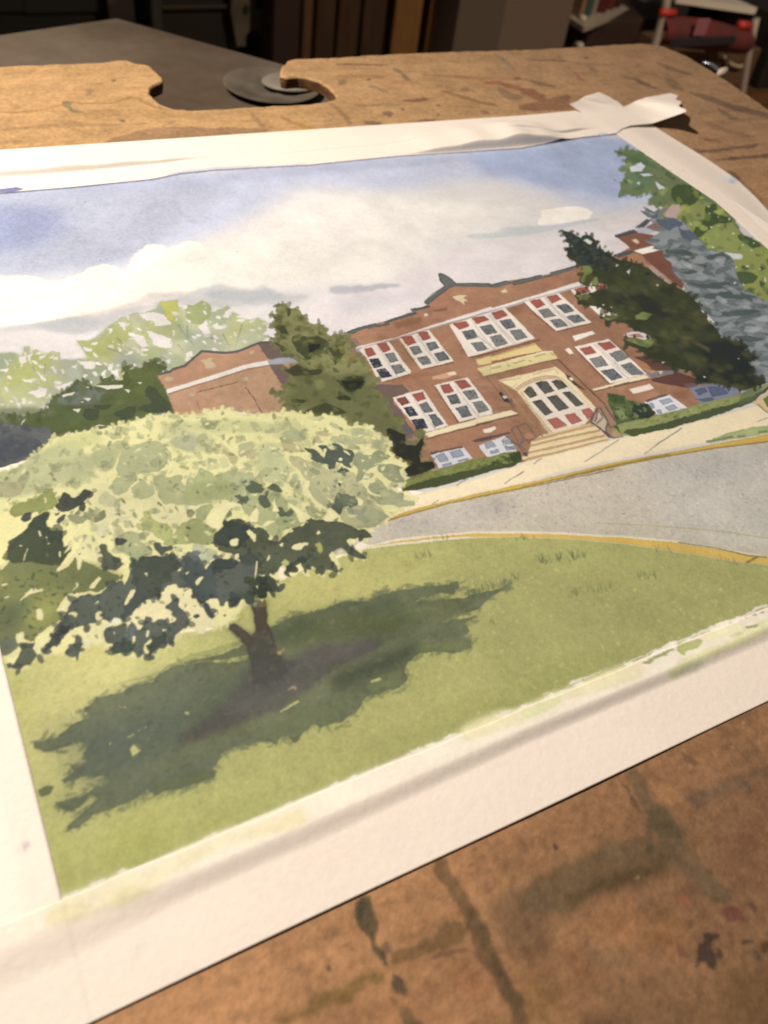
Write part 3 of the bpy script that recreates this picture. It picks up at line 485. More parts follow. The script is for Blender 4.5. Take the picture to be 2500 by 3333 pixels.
# ---- trunk
TR = 'L 455,362 470,325 555,322 552,400 562,460 582,530 612,622 640,690 700,720 900,640 1100,608 1352,572 1300,650 1000,780 850,920 640,1050 400,1152 150,1242 -30,1300 -60,1270 0,1232 150,1112 300,962 400,860 450,770 430,700 420,640 310,530 278,498 340,478 450,560 482,522'
fill(TR, (92, 88, 82), 0.88, 2.6, 1.2, id=TRUNK, pool=0.3, gran=0.2)
fill('L 455,362 470,325 555,322 552,400 562,460 582,530 612,622 650,700 700,800 600,900 450,880 450,770 430,700 420,640 310,530 278,498 340,478 450,560 482,522', (84, 81, 70), 0.95, 0.8, 0.8, pool=0.25, gran=0.16)
fill('L 455,362 552,350 562,460 582,530 540,560 482,522', (86, 76, 62), 0.95, 1); fill('L 300,490 345,490 450,570 470,620 420,620', (92, 82, 66), 0.9, 1)
fill('L 460,365 470,325 555,322 550,365 500,370', (128, 112, 66), 0.9, 0.8)
fill('L 480,700 640,740 800,760 700,900 500,980 380,980 440,820', (80, 80, 78), 0.6, 8); fill('L 760,680 1000,640 1340,580 1200,680 900,780', (104, 96, 90), 0.6, 6); fill('L 0,1240 300,1060 420,1120 100,1250', (90, 84, 76), 0.6, 4)
dabs(TR, 120, (10, 30), [(106, 96, 84), (82, 80, 74), (94, 88, 78)], 0.4, 1.8, -0.5, 0.5, seed=13, blur=1, edge=0)
fill('L 625,665 650,660 655,685 625,688', (196, 160, 112), 0.9); fill('L 650,660 670,640 678,665 655,668', (150, 156, 80), 0.9); fill('L 690,935 740,898 762,905 755,930 735,918', (170, 144, 120), 0.9); fill('P 1170,540 1200,520 1210,540 1175,555', (130, 104, 78), 0.6)
line('L 580,530 620,640', (70, 66, 54), 5, 0.6); line('L -20,1300 400,1156 840,930', (82, 82, 62), 6, 0.35, 1.5); line('L 310,530 420,640', (110, 100, 60), 4, 0.6)
# ---- hedges and door shrub
fill('C 685,1300 730,1200 940,1130 1200,1060 1460,980 1659,955 D 280,1078 400,1065 465,1062 492,1160 420,1212 0,1325 C 1200,1255 900,1312 700,1335', (128, 134, 72), 1, 0.6, 0.6, id=HEDGE)
fill('C 690,1327 760,1270 940,1210 1200,1150 1659,1040 D 150,1180 350,1120 465,1080 490,1162 420,1212 0,1325 C 1200,1255 900,1312 700,1340', (70, 78, 50), 0.95, 0.8, 0.9)
fill('D 340,1090 465,1062 490,1160 430,1200 380,1150', (62, 72, 48), 0.9, 0.8)
dabs('C 740,1210 940,1140 1460,990 1659,960 1659,1060 940,1220', 40, (8, 20), [(112, 120, 62), (146, 148, 84), (96, 104, 56)], 0.6, 2, -0.3, 0.3, seed=14, edge=0)
dabs('D 0,1150 440,1070 480,1150 0,1300', 36, (8, 20), [(88, 98, 56), (134, 140, 80), (60, 68, 44)], 0.7, 2, -0.3, 0.3, seed=15, edge=0)
fill('E -10,1120 60,1092 200,1060 440,1000 700,938 1000,850 1340,780 1500,690 1600,675 1800,600 2100,520 2100,600 1659,720 1600,760 1500,850 1400,885 1200,962 900,1052 600,1142 380,1182 200,1227 90,1212', (138, 142, 86), 1, 0.6, 0.6, id=HEDGE, clip=RM)
fill('E 85,1180 130,1155 350,1120 600,1060 900,960 1200,890 1500,780 1659,690 2100,560 2100,610 1659,722 1600,762 1500,852 1400,887 1200,964 900,1054 600,1144 380,1184 200,1229', (68, 78, 52), 0.97, 0.8, 0.9, clip=RM)
fill('E 1380,740 1590,680 1580,760 1480,840 1300,880', (92, 104, 74), 0.7, 2)
dabs('E 100,1110 440,1010 1000,870 1400,780 1400,830 1000,960 440,1090', 60, (8, 20), [(118, 126, 70), (156, 158, 98), (98, 108, 62)], 0.6, 2, -0.35, 0.3, seed=16, edge=0)
fill('E 1490,850 1600,790 1659,740 2000,640 2000,800 1659,960 1560,900', (196, 166, 120), 0.95); line('E 1550,870 1620,940 1700,990', (110, 96, 78), 5, 0.7); fill('E 1610,820 1659,780 2000,660 2000,820 1659,910', (92, 112, 60), 1)
DSH = 'D 1412,425 1500,432 1610,460 E 0,780 112,780 130,822 270,862 370,880 452,970 380,1032 250,1045 60,1095 -10,1110 D 1560,870 1515,745 1480,640 1430,520'
fill(DSH, (84, 98, 58), 1, 0.6, 0.9, id=DSHRUB, pool=0.25)
fill('E 180,880 260,870 370,885 450,970 380,1030 260,1030 200,1000', (50, 58, 48), 0.95, 0.8, 0.8); fill('D 1420,430 1500,440 1600,470 1610,540 1500,540 1440,500', (66, 82, 48), 0.8)
fill('D 1490,600 1560,570 1600,640 1640,700 1560,720', (134, 142, 94), 0.8, 1, 1)
dabs(DSH, 50, (8, 18), [(58, 68, 50), (120, 132, 88), (72, 86, 54), (50, 58, 52)], 0.8, 1.7, seed=17)
# ---- olive spruce left of the main block
LS = 'G 945,97 975,90 1010,84 1042,130 1080,118 1120,140 1155,182 1160,220 1235,252 1280,243 1330,290 1342,352 1400,322 1500,340 1510,400 1565,425 A 140,900 130,960 172,970 230,1000 240,1052 330,1090 342,1182 412,1212 470,1252 C 410,100 420,152 330,205 440,250 490,330 562,370 545,430 600,520 680,560 720,600 680,640 722,700 740,820 830,830 850,770 900,690 942,690 920,780 930,830 900,900 880,950 900,1020 1000,980 1042,1040 1042,1080 900,1140 760,1172 700,1112 720,1070 800,1050 700,980 600,942 560,830 562,760 500,690 400,690 350,640 200,610 150,640 100,620 90,552 40,510 0,500 G 1480,990 1330,950 1300,972 1200,966 1060,912 998,882 1020,850 908,765 1000,760 990,722 1058,690 1062,640 978,590 1040,600 1120,540 1060,500 1000,470 950,420 920,380 878,345 990,360 940,312 920,240 942,222 908,172 942,170'
fill(LS, (136, 134, 86), 1, 0.6, 0.9, id=LSPRUCE, pool=0.3)
LM = mask(LS)
fringe(LS, (118, 120, 74), (9, 24), 12, 1.7, None, 0.9, 52)
fill('G 980,560 1120,560 1400,640 1659,640 C 300,200 440,260 560,380 540,430 690,640 730,820 900,860 900,1030 1040,1050 760,1170 600,940 560,760 300,640 100,620 0,500 G 1000,880 1100,700', (100, 102, 64), 0.85, 5, 1, clip=LM)
fill('C 520,660 560,640 720,720 740,820 840,840 920,700 930,830 890,900 900,1020 1040,1000 1040,1080 900,1140 760,1172 700,1112 780,1050 660,960 590,930 550,800', (48, 50, 42), 1, 0.7, 0.9, clip=LM)
for s_ in ('G 1018,130 1050,125 1060,170 1040,200 1015,150', 'G 945,265 1000,240 1040,310 1050,330 980,320', 'G 1050,350 1120,330 1200,350 1260,340 1350,380 1340,420 1280,470 1200,540 1150,500 1100,450', 'G 1340,440 1400,400 1480,420 1480,480 1400,580 1380,500', 'G 1390,680 1450,690 1560,660 1630,690 1620,740 1540,780 1480,770 1440,720', 'C 40,150 150,120 300,120 260,220 130,260 80,210', 'C 0,250 100,300 150,350 0,350', 'G 1240,880 1330,850 1420,900 1500,940 1300,960 1150,940', 'G 1060,830 1120,828 1188,850 1140,865 1070,855', 'G 1400,820 1480,800 1530,830 1440,850', 'G 930,380 1040,440 1000,470', 'G 1000,560 1100,560 1200,600 1320,600 1300,640 1150,640 1060,660 1000,600', 'A 40,1230 180,1200 300,1220 300,1300 120,1327', 'A 90,1050 150,1000 190,1050 110,1110'):
    fill(s_, (58, 62, 42), 0.85, 0.7, 1.1, 1, clip=LM)
for s_ in ('G 1180,405 1250,400 1290,395 1280,440 1200,478', 'G 1450,690 1560,690 1620,690 1530,770 1480,750', 'G 1100,870 1135,872 1120,885', 'C 70,200 150,180 280,130 200,240'): fill(s_, (42, 46, 40), 0.95, 0.6, 0.8, 1, clip=LM)
dabs('G 945,97 1010,84 1160,220 1330,290 1500,340 A 130,960 330,1090 G 1500,640 1300,600 1100,560 950,400 920,240', 110, (10, 26), [(134, 136, 72), (96, 102, 56), (122, 126, 70), (78, 84, 50)], 0.7, 1.6, 0.3, 0.6, seed=18, keep=LM)
dabs(LS, 130, (10, 34), [(98, 102, 56), (76, 80, 48), (118, 116, 64), (66, 70, 46)], 0.5, 1.8, 0.2, 0.6, seed=19, blur=1.2, edge=0, keep=LM)
fill('G 1230,690 1300,670 1330,740 1260,760', (134, 134, 76), 0.7, 1, 1); fill('G 1460,490 1560,450 1570,520 1500,580', (140, 124, 72), 0.7, 1)
fill('C 720,790 740,830 830,832 850,780', (112, 116, 84), 0.8); fill('C 800,690 860,660 942,690 920,760 850,760', (106, 116, 74), 0.8)
fill('C 690,610 760,610 820,690 800,760 740,760', (104, 98, 104), 0.7, 1)
# ---- trees on the right
RT = 'R 618,192 660,180 740,178 835,200 1000,335 1060,335 1135,380 1215,428 1340,530 1365,580 1420,635 1480,750 1659,835 2600,1500 2600,2100 1659,1700 1500,1120 1440,1000 1400,900 1200,830 1120,720 1080,680 1060,640 960,632 920,600 990,545 905,575 845,520 910,462 940,452 860,462 775,490 740,497 700,470 660,466 670,400 720,342 660,312 700,282 680,252 722,232 660,217'
fill(RT, (100, 112, 76), 1, 0.6, 1.0, id=RTREE, clip=RM, pool=0.25)
RTM = mask(RT) * RM
fringe(RT, (98, 110, 72), (9, 26), 12, 1.7, None, 0.9, 54, RM)
fill('R 900,600 1000,540 1080,560 1200,520 1340,560 1480,750 1659,835 2600,1500 2600,2100 1659,1700 1500,1120 1300,860 1100,700', (130, 136, 76), 0.95, 2, 1, clip=RTM)
fill('R 1430,880 1659,850 2600,1500 2600,2100 1659,1600 1480,1060', (134, 138, 72), 0.9, 2, 1, clip=RTM)
for s_ in ('R 1010,430 1060,410 1200,430 1210,500 1150,560 1060,560 1000,500', 'R 1230,560 1320,540 1310,620 1420,640 1410,680 1300,680 1260,720 1200,780 1130,760 1190,680 1240,640', 'R 1450,760 1520,740 1620,830 1560,850 1480,800'): fill(s_, (62, 76, 46), 0.95, 0.7, 1, 1, clip=RTM)
fill('R 690,350 800,320 900,400 860,450 700,440', (92, 116, 86), 0.7, 1.5, 1, clip=RTM); fill('R 690,240 800,200 900,300 800,280', (74, 98, 66), 0.7, 1.5, 1, clip=RTM)
dabs(RT, 260, (10, 34), [(76, 92, 52), (118, 134, 66), (90, 108, 62), (146, 158, 76), (60, 74, 46)], 0.65, 1.7, 0.5, 0.6, seed=21, keep=RTM)
for s_ in ('R 1480,960 1530,965 1520,990 1490,985', 'R 1610,960 1645,985 1610,1000', 'R 1440,1000 1560,1010 1600,1040 1560,1080 1480,1090 1430,1050', 'R 1600,1060 1650,1080 1610,1110'): fill(s_, (66, 82, 50), 0.95, 0.6, 0.8, 1)
for s_ in ('R 725,298 800,265 830,290 808,325 735,330', 'R 900,395 965,440 920,448', 'R 790,345 850,340 880,350 820,360', 'R 770,405 795,395 790,420'): fill(s_, (194, 196, 204), 1, 0.5, 0.8, edge=0)
fill('R 965,600 1000,560 1060,545 1085,580 1040,645 960,632', (176, 148, 136), 1, 0.7, 0.8); fill('R 860,650 960,570 990,575 930,640 890,690', (112, 112, 116), 0.8, 1)
dabs(RT, 20, (5, 12), [(222, 212, 186), (200, 204, 190)], 0.9, 1.5, seed=22, edge=0, keep=mask('R 1050,560 1340,560 1480,750 1659,840 1659,1150 1400,1080 1400,900 1200,800') * RTM)
fill('R 1060,565 1100,545 1110,580 1070,600', (150, 152, 80), 0.9, 0.7, 0.8); fill('R 1285,600 1310,590 1350,575 1370,600 1330,625', (150, 164, 80), 0.9); fill('R 1030,335 1065,330 1140,380 1110,390 1060,370', (150, 164, 108), 0.9)
BSP = 'F 500,90 430,130 300,60 345,130 275,112 365,190 430,200 520,205 560,190 640,192 740,240 810,310 900,420 1000,520 1100,565 1200,560 1262,620 1305,700 1305,800 1400,960 1659,1095 E 1659,-60 2300,300 2300,560 1659,640 1625,650 1590,670 1400,600 1000,300 F 1100,1340 1000,1220 880,1142 690,1000 765,960 740,890 640,782 620,682 520,600 540,550 400,522 440,500 330,440 420,392 500,352 430,332 520,300 450,230'
fill(BSP, (126, 132, 132), 1, 0.6, 1.0, id=BSPRUCE, clip=RM, pool=0.15)
BM = mask(BSP) * RM
for s_ in ('F 490,95 280,112 365,190 345,60 400,120 480,140', 'F 365,190 470,150 540,200 640,195 740,250 730,290 640,300 600,340 520,300 460,250', 'F 700,300 790,290 880,400 1000,520 960,560 860,500 760,450 720,380'): fill(s_, (78, 86, 100), 0.9, 0.8, 1.2, clip=BM)
dabs(BSP, 150, (26, 84), [(92, 100, 98), (82, 90, 88), (106, 112, 112), (78, 86, 82)], 0.75, 3.2, 0.12, 0.35, seed=23, keep=BM)
for s_ in ('F 990,600 1100,580 1190,560 1200,600 1260,630 1200,650 1100,640 1000,650', 'F 700,780 800,770 900,720 1000,690 980,740 860,800 760,800', 'F 820,890 1000,910 1150,880 1240,890 1280,950 1000,960 860,930', 'F 590,630 660,660 640,650', 'F 640,680 780,675 770,700 660,700', 'F 540,520 640,560 700,530 860,560 800,600 700,580 560,580', 'F 990,1020 1200,980 1400,1000 1659,1080 1500,1100 1200,1050 1130,1100 1000,1120 900,1080', 'F 1130,1200 1300,1190 1500,1180 1600,1200 1400,1240 1200,1260', 'E 1300,140 1440,130 1659,180 1659,210 1400,200', 'E 1580,90 1659,110 1659,140'): fill(s_, (70, 82, 80), 0.9, 0.7, 1.3, 1, clip=BM)
dabs(BSP, 60, (18, 60), [(150, 152, 152), (158, 158, 156), (142, 146, 148)], 0.6, 2.6, 0.15, 0.35, seed=24, keep=BM, edge=0)
for s_ in ('F 1200,570 1380,590 1380,640 1290,640', 'F 760,900 780,880 770,910', 'F 1280,885 1320,885 1300,905', 'F 860,1140 915,1140 890,1155', 'F 690,990 745,985 720,1010'): fill(s_, (196, 194, 192), 0.9, 0.5, 0.8, edge=0)
DS = 'R 262,720 300,732 340,740 372,772 440,748 480,772 512,812 500,852 580,850 612,900 650,922 700,930 800,950 870,990 900,1022 960,1060 1020,1100 1080,1120 1160,1180 1200,1244 E 1030,0 1120,62 1150,150 1240,182 1440,230 1452,262 1400,292 1480,330 1552,372 1455,430 1532,500 1475,550 1600,580 1625,622 1590,672 1480,700 1390,725 1200,655 900,642 880,580 850,522 640,482 520,432 380,372 310,322 240,272 130,232 85,172 200,150 300,178 420,170 380,130 200,62 150,0 B 1645,645 1500,612 1430,625 1340,570 1450,555 1562,540 1440,510 1380,472 1240,440 1100,432 1108,390 1150,372 1062,332 1220,312 1300,285 1420,255 1400,205 1340,195 1300,240 1180,225 1120,175 1180,60 R 390,960 310,912 300,872 295,842 350,832 280,792 300,780'
fill(DS, (60, 64, 42), 1, 0.6, 1.0, id=DSPRUCE, pool=0.35)
DM = mask(DS)
fringe(DS, (58, 63, 46), (9, 26), 12, 2.0, None, 0.9, 53)
fill('R 262,720 480,772 512,850 640,922 560,1000 400,950 300,860', (52, 60, 58), 0.9, 1.5, 1, clip=DM)
fill('E 860,200 1240,182 1452,262 1552,372 1532,500 1625,622 1390,725 900,642 880,560 1040,480', (38, 43, 42), 0.95, 4, 1, clip=DM)
fill('F 20,1000 300,980 600,1200 640,1300 300,1180 0,1130', (44, 46, 42), 0.85, 4, 1, clip=DM); fill('E 640,230 960,260 980,330 700,340', (46, 52, 44), 0.8, 3, 1, clip=DM)
fill('E 680,130 800,140 1030,270 1040,330 940,260 760,180', (92, 88, 48), 0.8, 2, 1, clip=DM); fill('E 400,120 560,60 560,200 420,260', (88, 92, 50), 0.7, 3, 1, clip=DM)
for s_ in ('E 90,172 200,150 300,180 470,150 430,210 370,270 300,250 200,220', 'B 1080,330 1240,320 1190,385 1120,360', 'B 1360,580 1560,535 1520,580 1420,610', 'B 1240,200 1300,120 1330,200 1290,240', 'F 220,1250 300,1200 420,1230 340,1290 240,1290', 'B 1130,170 1180,60 1200,120 1160,200', 'R 400,960 460,960 480,1000 420,1040'): fill(s_, (128, 138, 78), 0.85, 0.7, 1, 1)
dabs(DS, 200, (14, 60), [(80, 80, 48), (48, 52, 40), (88, 86, 52), (66, 70, 46), (42, 46, 40)], 0.45, 2.0, 0.35, 0.5, seed=25, blur=2, edge=0.04, keep=DM)
dabs('R 262,720 400,960 600,1000 900,1030 700,930 512,812', 60, (8, 24), [(46, 54, 54), (70, 78, 64), (40, 46, 46)], 0.8, 1.8, 0.3, 0.5, seed=26, keep=DM)
for s_ in ('R 375,755 405,760 395,775', 'R 415,790 440,780 475,800 460,820', 'R 440,800 460,795 450,815', 'R 545,845 570,840 585,860 560,870', 'F 135,770 175,740 160,795', 'F 15,690 45,700 25,720', 'F 455,915 480,905 470,930', 'B 1225,215 1250,195 1245,225', 'B 1360,425 1390,425 1380,445', 'B 1450,455 1475,455 1465,468', 'E 960,570 990,575 975,592', 'E 505,415 545,415 525,435', 'E 1340,380 1355,378 1350,390'): fill(s_, (200, 200, 186), 0.95, 0.5, 0.5, edge=0)

# ---- the big pale tree in front
OK = 'I -900,300 0,440 130,410 200,360 290,290 360,220 405,185 560,143 740,110 830,95 900,80 1050,40 1180,5 K 0,100 100,95 200,70 300,65 380,100 450,105 520,95 600,92 700,83 800,95 900,120 960,108 1012,110 1060,125 1090,150 1120,190 1180,175 1250,193 1300,230 1380,268 1390,310 1380,360 1440,410 1510,450 1470,490 1500,530 1480,570 1420,600 1470,630 1550,680 1560,720 1480,735 1400,790 1300,860 1250,870 1270,935 1180,945 1100,980 1230,1070 1235,1086 1180,1080 1060,1040 1020,1060 1050,1162 1020,1180 960,1150 930,1200 880,1140 840,1140 820,1195 790,1130 700,1188 660,1120 620,1180 L 650,250 640,272 560,268 555,312 500,312 480,350 400,345 380,400 330,440 370,430 240,515 150,500 110,545 J 1540,602 1420,582 1350,640 1342,700 1290,742 1220,745 1140,810 1060,816 950,795 860,772 800,700 700,690 680,720 640,690 600,820 585,846 560,762 490,792 340,775 290,800 240,862 170,906 80,886 0,790 -900,900'
fill(OK, (240, 228, 158), 1, 0.6, 0.7, id=OAK, clip=RM, pool=0.06)
OM = mask(OK) * RM
fringe(OK, (238, 226, 160), (8, 22), 14, 1.7, None, 0.95, 55, RM)
def oak(s, col, a=0.95, b=0.6, rough=1.2, sm=1, **kw): fill(s, col, a, b, rough, sm, clip=OM, **kw)
oak('I 620,400 760,480 860,560 1000,600 1200,560 1659,420 1659,900 1300,1000 900,900 700,800 620,640 700,560', (240, 226, 170), 0.8, 10)
oak('J 1000,480 1300,240 1659,260 1659,620 1340,700 900,560', (241, 225, 172), 0.9, 5); oak('J 500,400 620,320 560,640 800,560 860,720 560,700', (238, 222, 158), 0.8, 4)
# upper sage washes
oak('I -600,430 0,440 130,410 280,300 420,230 600,180 640,260 650,320 860,280 900,300 700,420 760,440 600,560 480,560 300,580 150,640 -600,700', (186, 188, 138), 0.9, 3, pool=0.3)
oak('I 420,170 760,120 800,200 640,250 460,260', (214, 210, 136), 0.7, 3)
oak('I 700,300 840,220 960,190 1000,240 900,330 880,420 820,455 740,400', (168, 174, 128), 0.85, 1.2); oak('I 930,300 1000,240 1200,190 1300,250 1340,330 1240,420 1200,440 1060,440 1040,520 1000,580 890,640 870,540 920,450 900,400', (165, 172, 128), 0.9, 0.8)
oak('I 1000,580 1060,540 1090,480 1140,520 1200,560 1200,620 1080,655 1030,640', (172, 176, 128), 0.9); oak('I 1190,520 1200,460 1260,460 1300,490 1380,460 1420,470 1400,540 1440,570 1450,490 1530,480 1540,410 1600,430 1659,470 1659,690 1560,690 1400,705 1340,680 1290,690 1230,660', (158, 164, 116), 0.92)
oak('I 1220,100 1300,60 1500,40 1400,120 1659,160 1659,260 1500,300 1300,240', (176, 178, 138), 0.6, 2.5); oak('I 1300,190 1480,150 1560,200 1470,300 1360,260', (160, 165, 140), 0.7, 2)
oak('K 0,160 300,130 600,160 800,140 820,260 660,270 560,220 300,230 0,220', (190, 192, 134), 0.7, 3)
for s_ in ('K 95,180 210,160 215,205 110,190', 'K 20,170 60,172 55,190 20,188', 'K 120,145 250,135 240,155 130,165', 'K 320,160 370,140 375,155 330,168', 'K 350,205 375,210 360,215', 'K 585,220 650,180 690,160 700,200 620,225', 'K 655,230 720,215 780,230 820,250 780,290 700,280', 'K 700,190 730,185 790,240 770,260', 'K 970,160 1000,150 1085,205 1080,218 990,190', 'K 370,300 450,290 480,310 440,370 370,400', 'K 550,340 590,320 610,360 670,370 680,390 590,400 600,440 560,460', 'K 980,260 1050,235 1180,270 1390,280 1370,310 1200,300 1100,310 1000,300', 'K 960,330 985,300 1000,320', 'K 1120,200 1200,195 1240,240 1200,270 1130,250'): oak(s_, (160, 164, 130), 0.8, 0.8)
for s_ in ('K 190,340 220,290 245,320 270,340 320,350 360,380 370,420 340,455 300,420 290,370 200,365', 'K 370,375 490,325 470,400 440,425 420,390', 'K 640,290 700,270 740,300 790,320 800,350 740,360 680,350', 'K 860,290 900,240 920,270 950,290', 'K 880,220 940,215 980,240 960,255 890,245', 'K 770,450 870,440 940,500 930,530 880,480', 'I -100,520 60,505 210,540 150,620 0,640 -100,640'): oak(s_, (164, 146, 112), 0.75, 1)
oak('K 480,310 560,290 640,300 660,360 700,440 760,480 700,500 690,560 620,580 540,560 490,520 470,440', (186, 188, 140), 0.85, 1.5)
oak('K 110,420 180,400 210,440 130,460', (196, 194, 148), 0.8, 1); oak('K 230,400 280,380 300,450 250,470', (200, 198, 150), 0.8, 1)
oak('K 690,395 760,378 850,420 960,440 1010,470 1140,480 1180,570 1232,600 1240,700 1322,722 1370,790 1300,860 1180,890 1100,850 1050,790 980,752 900,722 850,640 830,590 842,545 760,470', (172, 166, 126), 0.93, 0.7, pool=0.3)
oak('K 705,570 730,505 770,505 805,640 800,660 740,630', (166, 170, 132), 0.85); oak('K 740,560 770,545 780,610 750,615', (110, 116, 108), 0.85)
oak('K 690,660 760,650 800,700 780,760 700,720', (196, 194, 148), 0.7, 1); oak('K 800,740 840,722 950,770 970,800 860,800', (150, 158, 108), 0.9)
oak('K 1230,600 1310,540 1380,640 1350,680 1250,640', (150, 156, 122), 0.9); oak('K 1240,560 1400,620 1480,640 1480,700 1330,720 1240,650', (146, 152, 118), 0.9); oak('K 1380,670 1550,690 1560,720 1430,730', (168, 170, 132), 0.9); oak('K 1240,720 1390,790 1300,860 1220,860 1180,780', (150, 154, 118), 0.9)
oak('K 1150,560 1170,480 1140,425 1165,350 1230,390 1300,345 1400,390 1310,440 1260,470 1230,490 1210,530 1180,572', (118, 128, 100), 0.95); oak('K 1240,590 1290,560 1340,620 1300,650', (130, 138, 110), 0.8)
oak('K 1280,460 1340,440 1485,452 1440,482 1500,560 1440,570 1360,540', (124, 130, 104), 0.95); oak('K 1260,380 1310,345 1400,390 1350,400', (108, 118, 92), 0.9); oak('K 1410,590 1440,575 1450,600 1420,610', (110, 116, 94), 0.9)
oak('K 1190,500 1280,500 1260,540 1200,540', (110, 118, 96), 0.8); oak('K 1205,530 1230,490 1260,500 1250,545', (238, 228, 180), 0.9); oak('K 1218,538 1240,530 1238,545', (104, 112, 92), 0.9)
# middle sage leaves
oak('K 5,555 90,530 95,480 130,460 165,500 160,525 290,490 310,480 360,472 400,510 450,478 490,560 545,590 645,640 700,682 690,742 800,830 780,862 670,872 660,962 560,900 540,850 440,832 420,762 380,722 340,682 200,682 60,702 0,690', (160, 166, 114), 0.95, 0.7, pool=0.3)
oak('K 0,590 100,560 300,540 360,640 200,670 60,690 0,690', (136, 146, 84), 0.8, 4); oak('K 560,640 660,640 700,760 790,830 660,870 600,800', (140, 150, 98), 0.8, 3); oak('K 280,500 420,490 480,580 400,640', (172, 176, 136), 0.7, 4)
oak('I 1040,850 1100,810 1110,742 1165,750 1180,800 1290,850 1340,900 1320,990 1240,960 1180,900 1140,890 1050,890', (174, 178, 96), 0.95); oak('I 1370,850 1440,820 1520,830 1520,740 1600,690 1659,700 1659,960 1560,1010 1380,1000 1300,1010 1250,990 1340,940', (152, 160, 88), 0.95, 0.7, pool=0.25)
oak('I 880,930 960,890 1060,910 1180,910 1140,950 1080,970 1100,1000 1180,1060 1160,1090 1080,1090 1000,1200 980,1180 1010,1100 920,1060 880,1010', (154, 160, 116), 0.95); oak('I 720,850 800,810 860,840 820,960 740,920', (200, 198, 168), 0.7, 1.5); oak('I 750,640 820,580 880,640 930,720 900,750 880,700 780,700', (196, 196, 154), 0.8, 1)
oak('I 880,660 930,640 920,750 890,740', (168, 170, 140), 0.9); oak('I 640,930 670,920 700,965 680,1010 640,980', (146, 148, 128), 0.9, 1); oak('I 900,800 1020,780 980,820 920,840', (206, 204, 170), 0.7, 1)
oak('I 510,770 560,790 620,710 620,760 680,740 690,710 735,720 740,770 790,730 822,740 800,800 720,830 680,800 600,850 560,830 520,825', (106, 112, 86), 0.95); oak('I 740,770 790,730 822,745 800,800 740,825 710,820', (80, 88, 72), 0.9); oak('I 600,770 640,750 660,800 600,840', (132, 138, 104), 0.7)
oak('I 1480,1010 1540,990 1600,1060 1620,1160 1560,1130 1490,1100', (178, 178, 150), 0.9); oak('I 1440,740 1480,730 1510,770 1460,800 1440,780', (92, 100, 76), 0.95)
oak('K 80,740 150,710 160,800 120,830 80,820', (140, 148, 104), 0.9); oak('K 220,780 270,730 300,720 330,790 240,830', (128, 138, 92), 0.9); oak('K 380,720 430,700 480,770 480,800 400,780', (156, 164, 112), 0.9); oak('K 15,770 40,745 75,770 60,800 20,800', (88, 98, 72), 0.95); oak('K 0,840 60,800 200,860 240,920 180,990 60,980 0,960', (128, 138, 80), 0.92, 0.8)
oak('K 40,1000 90,970 130,1000 260,1050 200,1080 90,1090 60,1060', (192, 194, 158), 0.95); oak('K 150,1000 240,1030 230,1070 140,1060', (178, 182, 146), 0.8)
# the darker mass at the left
oak('J -900,200 0,120 70,70 0,30 60,-40 120,-110 200,-180 300,-290 360,-310 350,-220 470,-180 490,-100 480,-40 560,-110 580,-150 540,-60 500,50 440,142 530,110 560,60 610,10 640,60 720,80 780,130 960,182 870,232 760,302 700,292 560,322 440,442 500,470 400,560 300,640 250,700 190,640 140,622 170,700 60,792 0,790 -900,900', (113, 119, 74), 0.95, 0.7, pool=0.35)
oak('I 40,990 120,950 150,910 210,880 220,850 250,800 310,800 330,750 390,750 350,840 400,890 470,890 490,960 470,1030 560,960 560,1010 490,1140 380,1170 200,1130 60,1150', (76, 85, 64), 0.95, 0.7, pool=0.3)
oak('J 0,240 200,140 480,160 420,260 300,330 100,400 0,430', (134, 138, 82), 0.7, 8); oak('J 180,420 400,280 520,320 440,450 480,480 300,600 180,600', (170, 170, 92), 0.75, 8); oak('J -200,150 60,180 0,260 -200,280', (178, 178, 100), 0.8, 5); oak('J 520,100 800,60 960,180 800,280 640,280', (104, 112, 70), 0.7, 6); oak('J 0,430 120,380 260,340 140,560 0,620', (92, 100, 76), 0.7, 6); oak('J -60,720 100,640 160,700 60,790 -60,800', (104, 110, 104), 0.7, 3)
for s_ in ('J 135,390 200,310 250,262 300,280 330,268 350,292 270,300 200,330', 'J 430,440 480,360 535,310 600,330 620,322 560,372 500,460 425,445', 'J 545,310 590,250 575,225 600,225 605,250', 'J 680,270 765,180 782,200 720,275', 'J 280,440 300,425 325,450 338,520 285,520', 'J 120,630 170,600 195,620 190,655 150,710 135,680', 'J 15,250 45,232 80,238 30,256', 'J 20,345 75,330 60,345', 'J 0,130 20,90 70,50 75,65 20,130', 'J 440,145 450,110 510,70 570,10 640,-70 690,-150 740,-130 790,10 750,80 700,30 640,20 620,130 590,135 600,50 580,20 530,90', 'J 250,720 300,680 390,635 395,655 340,720 270,770', 'J 80,790 150,740 150,780 90,820', 'J 540,610 600,580 800,540 830,560 800,640 790,710 720,700 640,720 600,640', 'J 290,625 330,622 300,640', 'I 290,900 300,895 318,930 305,935', 'I 350,940 362,935 378,1000 365,1008', 'I 145,1008 175,1003 170,1018', 'I 450,1050 465,1055 458,1105 448,1095', 'I 208,1025 218,1020 190,1120 182,1120', 'J 905,40 930,0 935,30', 'J 490,10 520,-60 580,-150 560,-60'): oak(s_, (238, 226, 166), 0.97, 0.5, 0.7, edge=0.05)
for s_ in ('J 655,665 685,668 680,715 655,715', 'J 1540,600 1600,560 1659,590 1550,625', 'J 800,550 900,500 1000,500 860,560 900,580'): oak(s_, (246, 236, 208), 0.95, 0.5, 0.6)
